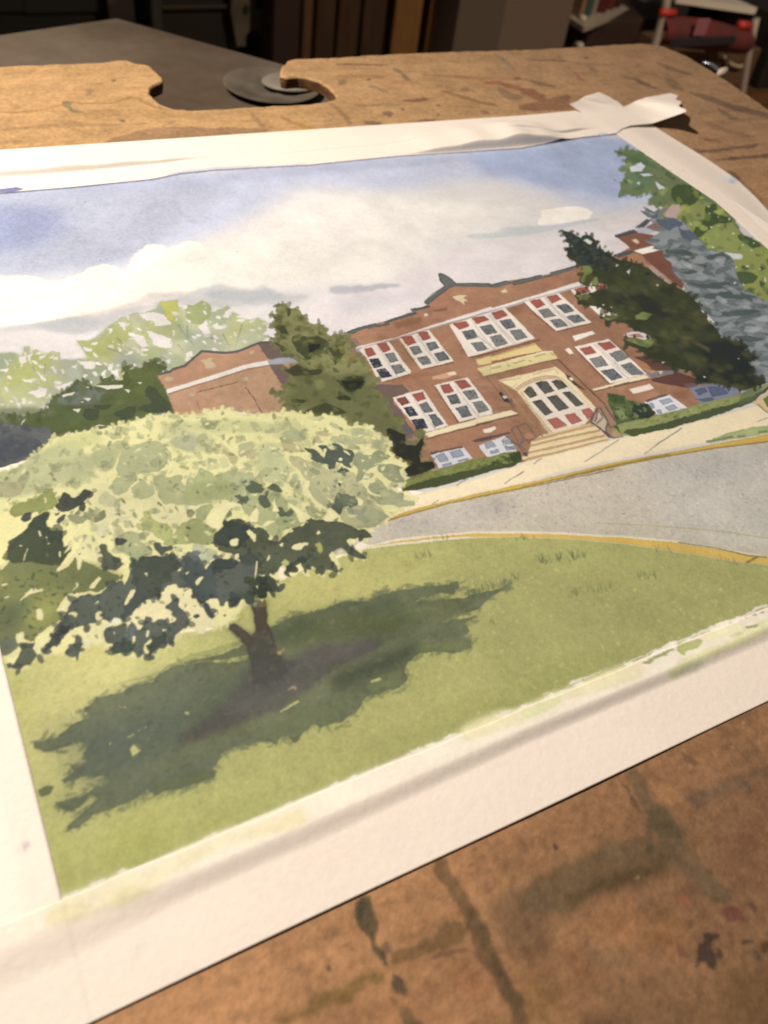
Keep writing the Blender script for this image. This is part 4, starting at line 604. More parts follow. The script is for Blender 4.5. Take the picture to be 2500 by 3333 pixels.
# small loose leaves over the pale crown
UP = 'I -300,460 0,440 410,180 900,80 1180,5 K 300,65 700,85 1060,125 1380,268 1400,420 1500,560 1300,860 1000,1000 600,1000 I 1400,1100 700,1100 400,760 -300,760'
fill(UP, (208, 206, 148), 0.28, 4, 1, clip=OM)
dabs(UP, 330, (14, 44), [(178, 176, 128), (160, 164, 120), (192, 188, 136), (146, 152, 108), (144, 148, 110)], 0.62, 1.6, 0.3, 0.9, seed=41, keep=OM, blur=0.8)
dabs(UP, 130, (10, 24), [(132, 140, 98), (120, 128, 92), (150, 152, 112)], 0.75, 1.8, 0.5, 0.9, seed=45, keep=OM)
dabs(UP, 170, (7, 22), [(244, 232, 176), (238, 226, 160)], 0.8, 2.2, 0.5, 0.8, seed=42, keep=OM, edge=0.05)
dabs('I 380,900 900,620 1659,560 K 600,500 900,760 1250,880 900,1180 300,1180 L 480,260 100,500 J 700,700 300,760 0,600', 150, (7, 22), [(108, 116, 84), (88, 98, 74), (132, 138, 96)], 0.85, 2.0, 0.7, 0.8, seed=43, keep=OM)
# dark sprays
DK = (66, 74, 68)
for s_, c_ in (('I 462,640 490,588 530,608 560,642 620,612 645,568 690,580 702,610 640,682 540,742 480,752 445,722 370,722 440,690', (52, 58, 52)),
   ('I 62,750 80,712 160,668 232,660 250,640 280,652 320,612 350,600 380,565 412,570 415,612 450,650 440,690 400,732 250,752 200,770 150,785 100,792', (148, 154, 80)),
   ('I 153,792 200,755 243,752 245,775 230,812 190,832 160,820', (56, 60, 66)), ('I 440,810 480,765 508,765 490,810 455,848 440,840', (62, 68, 72)), ('I 372,945 382,900 470,885 480,960 470,1000', (60, 68, 58)),
   ('I 225,850 250,790 310,770 330,750 385,745 350,850 395,870 380,900 300,880', (64, 72, 58)),
   ('I 755,1010 790,995 832,1012 830,1050 880,1080 940,1150 935,1180 860,1200 775,1190 790,1120 785,1060', (66, 74, 58)), ('I 875,965 900,945 960,950 985,970 950,1000 900,1015', (54, 60, 54)),
   ('I 1170,1000 1200,982 1240,990 1260,1020 1310,1000 1340,1020 1310,1050 1270,1060 1250,1100 1200,1060', (64, 72, 64)),
   ('J 1060,40 1200,16 1250,45 1330,0 1385,42 1372,135 1400,140 1420,20 1440,-15 1475,40 1500,10 1560,60 1570,135 1659,100 1659,330 1600,332 1540,392 1490,322 1480,272 1420,262 1370,275 1355,240 1300,242 1250,300 1180,350 1100,380 1040,442 1000,492 930,517 880,500 860,528 780,512 720,552 600,562 480,622 400,682 340,782 372,702 420,640 450,562 500,482 540,400 640,312 760,332 860,232 940,210 965,255 1010,122', (72, 81, 74)),
   ('J 1060,40 1200,20 1380,40 1370,130 1250,200 1250,300 1100,380 1040,330 1050,250 1010,180', (64, 72, 58)), ('J 960,400 1040,300 1160,340 1050,430 940,510', (66, 74, 66)), ('J 1440,-15 1500,10 1560,60 1570,135 1480,140 1420,100', (90, 96, 92)), ('J 1500,160 1659,100 1659,330 1540,390 1490,300', (62, 70, 70)),
   ('J 800,642 808,592 850,558 880,580 930,546 965,540 982,570 975,622 990,560 1012,522 1040,560 1042,600 1090,590 1118,490 1172,500 1180,550 1230,510 1272,518 1285,550 1370,520 1312,480 1332,450 1268,432 1300,390 1370,340 1382,360 1375,410 1420,440 1462,512 1440,580 1400,610 1342,640 1352,720 1320,725 1292,690 1290,742 1200,742 1140,812 1160,742 1182,662 1122,690 1110,782 1062,818 1045,762 1000,762 948,798 990,732 912,782 860,772 882,700 820,702', (70, 79, 72)),
   ('J 880,690 1000,680 1050,700 1000,760 910,780 860,770', (60, 70, 58)), ('J 1180,660 1280,640 1290,690 1200,742 1140,810', (60, 68, 56)), ('J 985,570 1012,522 1042,560 1030,680 985,660', (98, 104, 106)),
   ('J 572,640 600,625 635,640 640,682 602,820 585,846 562,762 500,792 500,742 580,690', (74, 84, 68)), ('J 160,682 262,700 255,740 292,800 240,872 190,862 160,906 80,886 152,790', (72, 82, 66)), ('J 540,545 535,600 470,682 400,722 345,776 362,702 420,640 450,572', (62, 70, 64)), ('J 430,640 540,545 530,600 430,660', (52, 58, 52)),
   ('J 1500,480 1530,472 1550,495 1520,516 1498,505', (64, 70, 72)), ('J 1570,390 1595,380 1620,420 1642,490 1620,508 1590,460', (62, 68, 68)), ('J 1065,540 1095,540 1092,552 1068,552', (70, 76, 72)), ('I 610,1075 630,1070 625,1085', (90, 96, 96)),
   ('K 800,332 840,330 880,342 912,372 950,405 955,382 930,345 895,320 905,308 960,310 965,330 1000,350 1020,330 992,305 1012,296 1050,310 1080,342 1130,340 1155,372 1142,420 1115,440 1128,470 1075,455 1055,425 1022,425 1018,470 970,475 968,455 985,440 900,432 850,402 860,385 825,350', (62, 72, 66)), ('K 1018,490 1080,465 1116,485 1050,506', (66, 76, 68)), ('K 1028,572 1045,562 1062,580 1045,595', (56, 62, 56)), ('K 1000,590 1015,570 1030,605', (120, 126, 108)),
   ('K 1010,672 1060,632 1110,648 1170,680 1175,722 1085,722 1060,762 1045,785 1000,785 995,722 1022,702', (92, 100, 76)), ('K 1095,735 1140,745 1220,760 1200,785 1110,770', (150, 154, 124)), ('K 1000,720 1070,720 1050,780 1000,785', (84, 90, 72)),
   ('K 408,592 440,580 522,572 542,612 512,642 430,622', (78, 88, 66)), ('K 552,602 600,568 635,590 662,622 650,637 600,620', (72, 82, 60)), ('K 338,652 372,645 400,665 430,648 442,680 412,717', (82, 92, 70)), ('K 498,652 562,650 572,722 540,738 505,700', (76, 86, 64)), ('K 618,732 650,730 702,782 650,797 620,772', (74, 84, 64)), ('K 270,750 300,725 325,780 280,800', (110, 120, 82)),
   ('K 188,922 240,888 300,820 340,808 400,812 425,850 470,868 520,856 560,890 578,922 560,950 640,965 672,920 700,905 742,888 720,870 762,858 850,842 800,802 800,790 842,788 880,820 930,808 962,832 1060,828 1110,850 1152,872 1180,890 1200,882 1240,892 1272,935 1250,946 1182,930 1150,950 1100,940 1090,975 1160,1010 1232,1062 1236,1086 1180,1082 1090,1042 1050,1010 1022,1060 1000,1020 970,1062 1052,1162 1020,1182 962,1142 940,1190 915,1200 880,1132 832,1130 822,1195 800,1142 780,1100 732,1112 700,1186 688,1122 662,1122 640,1170 600,1182 500,1192 480,1112 422,1132 370,1102 370,1052 250,1032 225,1010', (64, 71, 53)),
   ('K 190,920 300,820 425,850 440,930 370,1000 230,990', (54, 62, 52)), ('K 690,1170 700,1120 790,1070 820,1090 740,1130', (50, 56, 48)), ('K 370,1060 450,1030 480,1060 430,1110 380,1120', (60, 68, 62)), ('K 1060,1092 1085,1088 1120,1110 1118,1138 1080,1128', (58, 66, 50)),
   ('L 0,30 30,15 60,60 128,70 130,110 110,150 150,140 180,50 280,40 300,70 370,60 480,55 500,160 600,160 650,250 642,272 600,268 560,272 558,312 500,312 480,270 468,352 420,342 392,302 332,372 300,372 300,322 262,362 238,358 240,330 200,290 120,332 60,292 48,222 0,232', (68, 77, 72)),
   ('L 180,50 300,30 370,60 330,110 200,110', (56, 64, 60)), ('L 400,200 480,160 600,170 650,250 560,270 480,260', (62, 70, 50)), ('L 300,320 380,280 380,340 320,370', (52, 62, 60)), ('L 400,280 480,260 470,350 420,342', (66, 76, 58)), ('L 505,170 560,170 558,312 500,310', (48, 54, 44)),
   ('L 128,345 150,335 180,370 190,435 165,440 140,390', (64, 72, 72)), ('L 68,430 90,414 110,430 88,448', (64, 72, 72)), ('L 258,425 275,414 288,430 270,442', (112, 120, 92))):
    c_ = tuple(v + 17 * (1 - v / 255) for v in c_); oak(s_, c_, 0.96, 0.6, 0.8, 1, pool=0.35)
    fringe(s_, c_, (16, 32), 30, 1.6, None, 0.95, len(s_), RM, 0.3)
dabs('J -100,300 60,100 500,100 900,250 1500,100 1659,300 K 0,900 700,800 1250,900 1050,1180 L 600,200 480,340 J 1450,600 1000,820 500,860 0,880', 240, (8, 24), [(62, 70, 62), (92, 102, 78), (80, 88, 76), (54, 62, 54)], 0.6, 2.0, 0.6, 0.8, seed=44, blur=0.8, keep=OM * (C.mean(2) < 0.22))
for s_ in ('K 308,962 340,940 362,938 362,990 322,992', 'K 888,902 905,885 915,905 892,916', 'K 738,985 760,975 822,965 832,985 800,992 795,1022 742,1022 722,1005', 'K 420,890 440,880 470,905 482,912 480,970 442,930', 'K 640,980 672,970 660,1002', 'K 340,1050 372,1040 365,1080 345,1072', 'K 555,1090 575,1060 578,1075', 'K 250,1075 300,1045 325,1045 300,1080', 'K 940,340 965,335 955,370 948,395', 'K 1068,352 1080,345 1122,372 1125,385', 'K 1040,400 1060,395 1066,412 1045,415', 'K 1022,425 1040,425 1036,452', 'K 130,830 200,720 290,690 370,700 390,730 330,720 280,780 240,880 180,870', 'K 600,700 598,690 612,670 615,720 640,760 590,760', 'K 520,860 560,820 620,820 560,855', 'K 440,640 490,640 480,660', 'K 480,740 495,740 500,830 450,830 430,800', 'K 690,700 720,710 820,770 860,800 780,840 760,780', 'K 985,730 1040,780 1045,800 960,830 940,800', 'K 835,545 845,580 830,600 860,660 960,740 1000,740 980,755 880,720 830,640 800,580', 'K 960,590 985,600 975,625', 'K 950,660 1010,690 1000,700', 'K 1170,660 1210,690 1195,720 1175,720', 'K 1150,565 1230,600 1245,640 1330,665 1320,650 1260,630 1230,590', 'K 1300,515 1340,560 1370,590 1470,610 1440,640 1380,590', 'K 1250,450 1330,430 1400,440 1440,410 1510,450 1380,425', 'K 1085,735 1110,790 1180,785 1120,800 1085,770', 'J 1110,155 1135,150 1140,178', 'J 960,400 1010,290 1040,280 1045,305 975,405', 'J 735,385 765,372 762,380 740,394', 'J 730,510 740,460 785,440 795,470 770,460 770,490 800,500 760,530', 'J 875,615 890,620 880,630', 'J 1020,640 1045,640 1040,680 1015,700', 'J 1125,640 1135,595 1155,600 1140,650', 'J 1250,590 1285,595 1255,608', 'J 1505,225 1535,190 1568,185 1530,230 1512,255', 'J 1435,145 1465,135 1440,165', 'J 520,470 580,450 595,470 580,500 560,475', 'L 480,180 490,120 492,60 482,60 478,130', 'L 75,225 110,165 125,165 95,215', 'L 478,230 490,225 498,245', 'L 560,60 575,25 578,10 555,45', 'K 1200,480 1220,470 1215,500', 'K 1190,405 1215,415 1200,425', 'I 340,640 355,635 358,665 345,685', 'I 420,700 440,725 460,750 420,760 390,760'): oak(s_, (240, 228, 168), 0.97, 0.5, 0.5, edge=0.05)
oak('K 875,980 920,968 940,1030 915,1035', (178, 182, 96), 0.9); oak('K 660,1110 690,1080 712,1100 690,1130', (196, 194, 116), 0.9); oak('K 1000,1040 1050,1000 1105,1040 1060,1060', (214, 200, 172), 0.8)
dabs('I 0,180 560,143 900,80 1180,5 1659,20 1659,420 1000,520 500,560 0,640', 70, (10, 30), [(168, 172, 134), (190, 190, 130), (150, 156, 130)], 0.45, 1.7, 0.0, 0.7, seed=27, keep=OM)
dabs('K 0,90 700,85 1060,125 1380,268 1400,400 900,330 300,300', 60, (10, 30), [(176, 178, 132), (160, 166, 130), (198, 196, 136), (228, 220, 140)], 0.5, 1.8, 0.2, 0.6, seed=28, keep=OM)
dabs('K 700,400 1140,480 1300,700 1500,700 1300,850 1000,760', 40, (10, 24), [(146, 150, 116), (176, 176, 140)], 0.5, 2, 0.6, 0.5, seed=29, keep=OM)
# ---- stray paint outside the picture: on the tape and the bare strip of paper
def stray(s, col, a, b=0.8, r=0.8, **kw):
    global C, CT
    for k_ in (0, 1): fill(s, col, a, b, r, 1, edge=0.1, **kw); C, CT = CT, C
stray('S -100,195 0,192 40,190 60,186 90,183 125,188 130,198 60,210 -100,214', (90, 110, 190), 0.85); stray('R 505,80 530,68 570,65 580,80 540,88', (170, 180, 220), 0.6, 1); stray('S 900,105 1100,82 1180,74 1300,70 1500,68 1659,54 1659,64 1300,82 1100,95 900,122', (170, 184, 226), 0.55, 2)
stray('S 25,152 45,150 42,157 22,157', (240, 200, 180), 0.6)
stray('Z 0,2990 200,2935 700,2722 1200,2510 1700,2306 2200,2115 2600,1945 2600,2010 2200,2180 1700,2375 1200,2590 700,2810 200,3010 0,3080', (250, 238, 208), 0.55, 2.5)
YEL = [(246, 226, 170), (238, 220, 156), (244, 226, 180)]
stray('T 230,610 330,540 450,490 600,420 750,390 1000,270 1150,200 1300,160 1659,20 1659,150 1500,190 1200,260 900,430 800,520 600,600 400,660 250,700', (250, 232, 186), 0.8, 3)
for i_, s_ in enumerate(('T 230,640 300,580 420,560 520,590 430,650 300,690 235,690', 'T 600,540 720,470 800,480 820,520 700,570 620,600', 'T 940,310 1100,260 1180,260 1100,340 970,385', 'T 1330,170 1450,150 1600,60 1659,55 1659,130 1500,190 1350,180')): stray(s_, YEL[i_ % 3], 0.55, 1.5, 1.2)
stray('U -420,980 -200,880 0,830 130,770 330,690 520,610 640,560 780,530 850,600 700,680 500,720 350,780 250,790 100,900 0,945 -200,1010 -400,1080', (234, 220, 168), 0.8, 1.5, 1.2)
stray('U 0,850 140,800 240,770 270,800 160,850 20,910', (224, 222, 158), 0.6, 1, 1.2)
stray('U 980,630 1020,560 1090,500 1180,470 1300,420 1400,380 1500,300 1659,240 2400,-100 2400,0 1659,320 1500,400 1350,470 1180,540 1100,610 1000,650', (224, 214, 156), 0.85, 1.2, 1.2)
stray('U 1000,620 1080,560 1200,520 1230,530 1180,590 1040,640', (170, 168, 130), 0.5, 2, 1)
stray('U 790,540 880,490 1000,440 1040,430 960,490 900,520 800,545', (152, 160, 92), 0.95, 0.6, 1); stray('U 1030,430 1120,390 1210,360 1215,430 1100,460 1110,495 1060,470', (178, 180, 104), 0.95, 0.6, 1.1); stray('U 1215,350 1330,290 1480,270 1500,310 1380,340 1240,390', (232, 224, 170), 0.8, 0.8, 1); stray('U 1380,360 1440,330 1500,330 1470,350', (200, 200, 130), 0.7)
for s_ in ('U 1450,245 1480,235 1470,250', 'U 1495,230 1520,222 1510,236', 'U 1550,210 1580,195 1585,210 1555,220', 'U 1600,200 1640,180 1630,200', 'U 1500,290 1600,270 1580,295 1510,305'): stray(s_, (140, 146, 96), 0.85, 0.5, 0.6)
stray('O 880,1320 900,1280 1000,1260 1150,1180 1360,1100 1360,1080 1450,1050 1659,975 U 1659,160 1659,130 0,815 O 1130,1200', (238, 226, 204), 0.95, 0.5, 1.2)
stray('T 555,440 575,425 590,430 570,447', (120, 110, 90), 0.8, 0.6, 0.5); stray('T 115,270 140,218 162,240 140,285 118,285', (190, 180, 196), 0.8, 1.2, 0.8)
stray('R 1390,370 1430,355 1452,395 1420,412 1395,400', (160, 172, 196), 0.75, 1.5, 0.8); stray('R 1250,375 1400,355 1440,380 1300,395', (206, 204, 206), 0.6, 2, 0.8); stray('R 1075,320 1095,315 1090,330', (200, 180, 150), 0.7)
stray('Z 430,3080 470,3060 430,3170', (222, 205, 192), 0.3, 3)
for s_ in ('U 430,985 440,990', 'U 1165,735 1175,740', 'U 965,980 972,985', 'T 1450,400 1455,404', 'T 420,1040 430,1050'): line(s_, (180, 165, 150), 4, 0.6)
line('Z 1325,2825 1335,2834', (110, 105, 110), 4, 0.7)
# ragged lower edge of the green wash: white nicks
r_ = np.random.default_rng(5)
for i_ in range(46):
    t_ = r_.random(); x_ = 198 + t_ * 2300; y_ = 2925 - t_ * 949 + r_.normal() * 3
    fill(np.array([(x_ - r_.uniform(8, 40), y_ + 6), (x_, y_ - r_.uniform(2, 9)), (x_ + r_.uniform(6, 40), y_ - 4), (x_ + 5, y_ + 14)]), (240, 228, 202), 0.95, 0.5, 1.0, edge=0)
line('P -10,300 60,560 140,880 215,1244', (180, 150, 120), 4, 0.35); line('T 240,600 330,550', (210, 180, 140), 4, 0.5)
C = np.clip(C, 0.003, 0.9)
def sample(XY, C=None):         # plane units -> pigment there
    C = globals()['C'] if C is None else C
    gx = np.clip((XY[:, 0] - X0) * DEN - 0.5, 0, W_ - 1.01); gy = np.clip((Y1 - XY[:, 1]) * DEN - 0.5, 0, H_ - 1.01)
    xi = gx.astype(int); yi = gy.astype(int); fx = (gx - xi)[:, None]; fy = (gy - yi)[:, None]
    return (C[yi, xi] * (1 - fx) + C[yi, xi + 1] * fx) * (1 - fy) + (C[yi + 1, xi] * (1 - fx) + C[yi + 1, xi + 1] * fx) * fy
# ------------------------------------------------------------------ materials and mesh helpers
def mat(name, base=(0.5, 0.5, 0.5), rough=0.6, spec=0.3, vcol=None, grain=0.0, gscale=400, bump=0.0, bscale=900, metal=0.0, base2=None, mscale=6, stretch=(1, 1, 1), trans=0.0):
    m = bpy.data.materials.new(name); m.use_nodes = True
    nt = m.node_tree; N = nt.nodes; L = nt.links; b = N['Principled BSDF']
    b.inputs['Roughness'].default_value = rough; b.inputs['Specular IOR Level'].default_value = spec
    b.inputs['Metallic'].default_value = metal; b.inputs['Transmission Weight'].default_value = trans
    tc = N.new('ShaderNodeTexCoord'); mp = N.new('ShaderNodeMapping'); mp.inputs['Scale'].default_value = stretch
    L.new(tc.outputs['Object'], mp.inputs['Vector'])
    if vcol:
        a = N.new('ShaderNodeAttribute'); a.attribute_name = vcol; col = a.outputs['Color']
    elif base2 is not None:
        n = N.new('ShaderNodeTexNoise'); n.inputs['Scale'].default_value = mscale; n.inputs['Detail'].default_value = 5
        L.new(mp.outputs['Vector'], n.inputs['Vector'])
        r = N.new('ShaderNodeValToRGB'); r.color_ramp.elements[0].position = 0.35; r.color_ramp.elements[1].position = 0.65
        r.color_ramp.elements[0].color = (*base, 1); r.color_ramp.elements[1].color = (*base2, 1)
        L.new(n.outputs['Fac'], r.inputs['Fac']); col = r.outputs['Color']
    else:
        c = N.new('ShaderNodeRGB'); c.outputs[0].default_value = (*base, 1); col = c.outputs[0]
    if grain:
        n = N.new('ShaderNodeTexNoise'); n.inputs['Scale'].default_value = gscale; n.inputs['Detail'].default_value = 4; n.inputs['Roughness'].default_value = 0.65
        L.new(mp.outputs['Vector'], n.inputs['Vector'])
        mr = N.new('ShaderNodeMapRange'); mr.inputs['From Min'].default_value = 0.25; mr.inputs['From Max'].default_value = 0.75
        mr.inputs['To Min'].default_value = 1 - grain; mr.inputs['To Max'].default_value = 1 + grain
        L.new(n.outputs['Fac'], mr.inputs['Value'])
        mx = N.new('ShaderNodeVectorMath'); mx.operation = 'SCALE'
        L.new(col, mx.inputs[0]); L.new(mr.outputs['Result'], mx.inputs['Scale']); col = mx.outputs['Vector']
    L.new(col, b.inputs['Base Color'])
    if bump:
        n = N.new('ShaderNodeTexNoise'); n.inputs['Scale'].default_value = bscale; n.inputs['Detail'].default_value = 3
        L.new(mp.outputs['Vector'], n.inputs['Vector'])
        bp = N.new('ShaderNodeBump'); bp.inputs['Strength'].default_value = 1.0; bp.inputs['Distance'].default_value = bump
        L.new(n.outputs['Fac'], bp.inputs['Height']); L.new(bp.outputs['Normal'], b.inputs['Normal'])
    return m
def link(name, me, parent=None, label=None, cat=None, group=None, kind=None):
    o = bpy.data.objects.new(name, me); S.collection.objects.link(o)
    if parent is not None: o.parent = parent
    if label: o['label'] = label
    if cat: o['category'] = cat
    if group: o['group'] = group
    if kind: o['kind'] = kind
    return o
def empty(name, label, cat, loc=(0, 0, 0), group=None):
    o = link(name, None, None, label, cat, group); o.location = loc; o.empty_display_size = 0.02
    bpy.context.view_layer.update(); return o
def quads(name, V, F, m, col=None, smooth=True):
    """V (n,3), F (m,4) or (m,3) arrays -> mesh, with an optional colour per vertex"""
    V = np.asarray(V, np.float32); F = np.asarray(F, np.int32); k = F.shape[1]
    me = bpy.data.meshes.new(name)
    me.vertices.add(len(V)); me.vertices.foreach_set('co', V.ravel())
    me.loops.add(F.size); me.loops.foreach_set('vertex_index', F.ravel())
    me.polygons.add(len(F)); me.polygons.foreach_set('loop_start', np.arange(0, F.size, k, dtype=np.int32))
    me.polygons.foreach_set('loop_total', np.full(len(F), k, np.int32))
    if smooth: me.polygons.foreach_set('use_smooth', np.ones(len(F), bool))
    if col is not None:
        a = me.color_attributes.new('Paint', 'FLOAT_COLOR', 'POINT')
        a.data.foreach_set('color', np.column_stack([col, np.ones(len(col))]).astype(np.float32).ravel())
    me.update(calc_edges=True); me.materials.append(m); return me
def grid_faces(nu, nv):
    i = np.arange(nu * nv).reshape(nv, nu)
    return np.column_stack([i[:-1, :-1].ravel(), i[:-1, 1:].ravel(), i[1:, 1:].ravel(), i[1:, :-1].ravel()])
def pymesh(name, V, F, m, smooth=False):
    me = bpy.data.meshes.new(name); me.from_pydata([tuple(map(float, v)) for v in V], [], [tuple(f) for f in F]); me.update()
    if smooth: me.polygons.foreach_set('use_smooth', np.ones(len(me.polygons), bool))
    me.materials.append(m); return me
def prism(poly, z0, z1):        # outline in x,y -> solid between z0 and z1
    n = len(poly); V = [(x, y, z0) for x, y in poly] + [(x, y, z1) for x, y in poly]
    T = tessellate_polygon([[Vector((x, y, 0)) for x, y in poly]])
    F = [(i, (i + 1) % n, n + (i + 1) % n, n + i) for i in range(n)]
    F += [tuple(n + k for k in t) for t in T] + [tuple(reversed(t)) for t in T]
    return V, F
def boxv(x0, x1, y0, y1, z0, z1, b=0.004):   # box with chamfered edges
    V, F = [], []
    b = min(b, (x1 - x0) * .45, (y1 - y0) * .45, (z1 - z0) * .45)
    import itertools
    idx = {}
    lo = (x0, y0, z0); hi = (x1, y1, z1)
    for c in itertools.product((0, 1), repeat=3):
        for ax in range(3):     # three points per corner, each full out on one axis
            p = [(lo[i] if c[i] == 0 else hi[i]) if i == ax else (lo[i] + b if c[i] == 0 else hi[i] - b) for i in range(3)]
            idx[c, ax] = len(V); V.append(tuple(p))
    for ax in range(3):
        o = [i for i in range(3) if i != ax]
        for s in (0, 1):
            q = []
            for a_, b_ in ((0, 0), (1, 0), (1, 1), (0, 1)):
                c = [0, 0, 0]; c[ax] = s; c[o[0]] = a_; c[o[1]] = b_; q.append(idx[tuple(c), ax])
            F.append(tuple(q))
        for a_, b_ in itertools.product((0, 1), repeat=2):
            c0 = [0, 0, 0]; c0[o[0]] = a_; c0[o[1]] = b_; c1 = list(c0); c1[ax] = 1
            F.append((idx[tuple(c0), o[0]], idx[tuple(c1), o[0]], idx[tuple(c1), o[1]], idx[tuple(c0), o[1]]))
    for c in itertools.product((0, 1), repeat=3): F.append(tuple(idx[c, a] for a in range(3)))
    return V, F
def tube(path, r, n=8):
    P = np.asarray(path, float); V = []; F = []
    for i, p in enumerate(P):
        d = P[min(i + 1, len(P) - 1)] - P[max(i - 1, 0)]; d /= np.linalg.norm(d) + 1e-9
        a = np.cross(d, (0.31, 0.17, 0.93)); a /= np.linalg.norm(a); b = np.cross(d, a)
        rr = r[i] if hasattr(r, '__len__') else r
        for k in range(n): t = 2 * math.pi * k / n; V.append(p + rr * (a * math.cos(t) + b * math.sin(t)))
    for i in range(len(P) - 1):
        for k in range(n): F.append((i * n + k, i * n + (k + 1) % n, (i + 1) * n + (k + 1) % n, (i + 1) * n + k))
    F.append(tuple(range(n))[::-1]); F.append(tuple((len(P) - 1) * n + k for k in range(n)))
    return V, F
def join(*vf):
    V, F = [], []
    for v, f in vf:
        o = len(V); V += list(v); F += [tuple(o + i for i in t) for t in f]
    return V, F
def local(V, o): return [(x - o[0], y - o[1], z - o[2]) for x, y, z in V]

# ------------------------------------------------------------------ the watercolour sheet
PT = 0.0031                     # top of the sheet over the board (m)
def hump(XY):                   # the sheet cockles a little where it was wet
    X, Y = XY[:, 0], XY[:, 1]
    return 0.00035 * (np.sin(2.3 * X + 1.1 * Y) * np.sin(1.9 * Y - 0.7 * X + 1) + 0.5 * np.sin(5.1 * X - 2.2 * Y))
paint_mat = mat('watercolour on rough paper', vcol='Paint', rough=0.9, spec=0.12, grain=0.035, gscale=900, bump=0.00007, bscale=1100)
painting = empty('watercolor_painting', 'watercolour of a brick school behind a big tree on lawn, taped to a drawing board', 'painting', (0.24, 0.30, 0))
def axis(a, b, d0, d1):         # stations whose density runs from d0 to d1 per H
    n = int((b - a) * (d0 + d1) / 2); t = np.linspace(0, 1, n)
    k = d1 / d0
    return a + (b - a) * ((np.sqrt(1 + (k * k - 1) * t) - 1) / (k - 1) if abs(k - 1) > 1e-3 else t)
gx = axis(-0.072, 2.09, 760, 380); gy = axis(0.416, 2.12, 650, 300)
nx_, ny_ = len(gx), len(gy)
XX, YY = np.meshgrid(gx, gy); XY = np.column_stack([XX.ravel(), YY.ravel()])
PC = sample(XY)
PV = np.column_stack([XY * (H - PT), PT + hump(XY)])
GF = grid_faces(nx_, ny_)
mx_ = (XX[:-1, :-1] + XX[1:, 1:]).ravel() / 2; my_ = (YY[:-1, :-1] + YY[1:, 1:]).ravel() / 2
CID = ID[np.clip(((Y1 - my_) * DEN).astype(int), 0, H_ - 1), np.clip(((mx_ - X0) * DEN).astype(int), 0, W_ - 1)]
def patch(name, ids, parent, label=None):
    k = np.isin(CID, ids)
    if k.sum() < 3: return None
    f = GF[k]; u, inv = np.unique(f, return_inverse=True)
    v = PV[u].copy(); v -= np.array([0.24, 0.30, 0])
    return link(name, quads(name, v, inv.reshape(f.shape), paint_mat, PC[u]), parent, label)
paper = patch('paper_sheet', [PAPER], painting, 'bare white border of the paper')
pv, pf = prism([(-0.07 * (H - PT) - .24, 0.418 * (H - PT) - .30), (2.08 * (H - PT) - .24, 0.418 * (H - PT) - .30), (2.08 * (H - PT) - .24, 2.115 * (H - PT) - .30), (-0.07 * (H - PT) - .24, 2.115 * (H - PT) - .30)], 0.0004, 0.0014)
link('backing_sheet', pymesh('backing_sheet', pv, pf, mat('paper core', (0.8, 0.78, 0.74), 0.9)), paper)
patch('painted_sky', [SKY], painting, 'blue sky wash fading to lavender')
patch('painted_cloud', [CLOUD], painting, 'long white cloud bank with grey underside'); patch('painted_cloud', [CLOUD2], painting, 'soft white cloud above the school gable'); patch('painted_cloud', [CLOUD3], painting, 'small white cloud at the right')
patch('painted_far_trees', [FARTREE], painting, 'pale green far trees')
patch('painted_bush', [BUSH], painting, 'dark green bushes left of the annexe')
patch('painted_shrub', [SHRUB], painting, 'blue-grey shrub at the left edge')
patch('painted_annexe', [ANNEX], painting, 'sunlit brick annexe with curved gable')
school = patch('painted_school', [WALL, RWING], painting, 'red brick school front with stepped parapet')
patch('parapet_coping', [COPING], school); patch('cornice_band', [CORNICE], school)
patch('sign_band', [SIGN], school); patch('entrance', [DOOR], school); patch('front_steps', [STEPS], school); patch('stair_railing', [RAIL], school); patch('stair_railing', [RAIL2], school)
for i_ in range(len(WINS)): patch('window', [WIN0 + i_], school)
oak_ = patch('painted_tree', [OAK], painting, 'big pale yellow and dark green tree in front'); patch('trunk', [TRUNK], oak_)
patch('painted_tree_shadow', [SHADE], painting); patch('painted_lawn', [LAWN], painting)
patch('painted_kerb', [NCURB], painting, 'yellow kerb along the lawn'); patch('painted_kerb', [FCURB], painting, 'yellow kerb along the pavement')
patch('painted_road', [ROAD], painting); patch('painted_pavement', [WALK], painting); patch('painted_verge', [VERGE], painting)
patch('painted_hedge', [HEDGE], painting); patch('painted_shrub', [DSHRUB], painting, 'round green shrub by the steps')
patch('painted_spruce', [LSPRUCE], painting, 'olive green conifer left of the school'); patch('painted_spruce', [DSPRUCE], painting, 'dark spruce leaning over the school')
patch('painted_spruce', [BSPRUCE], painting, 'blue-grey spruce at the right'); patch('painted_maple', [RTREE], painting, 'bright green tree at the right edge')

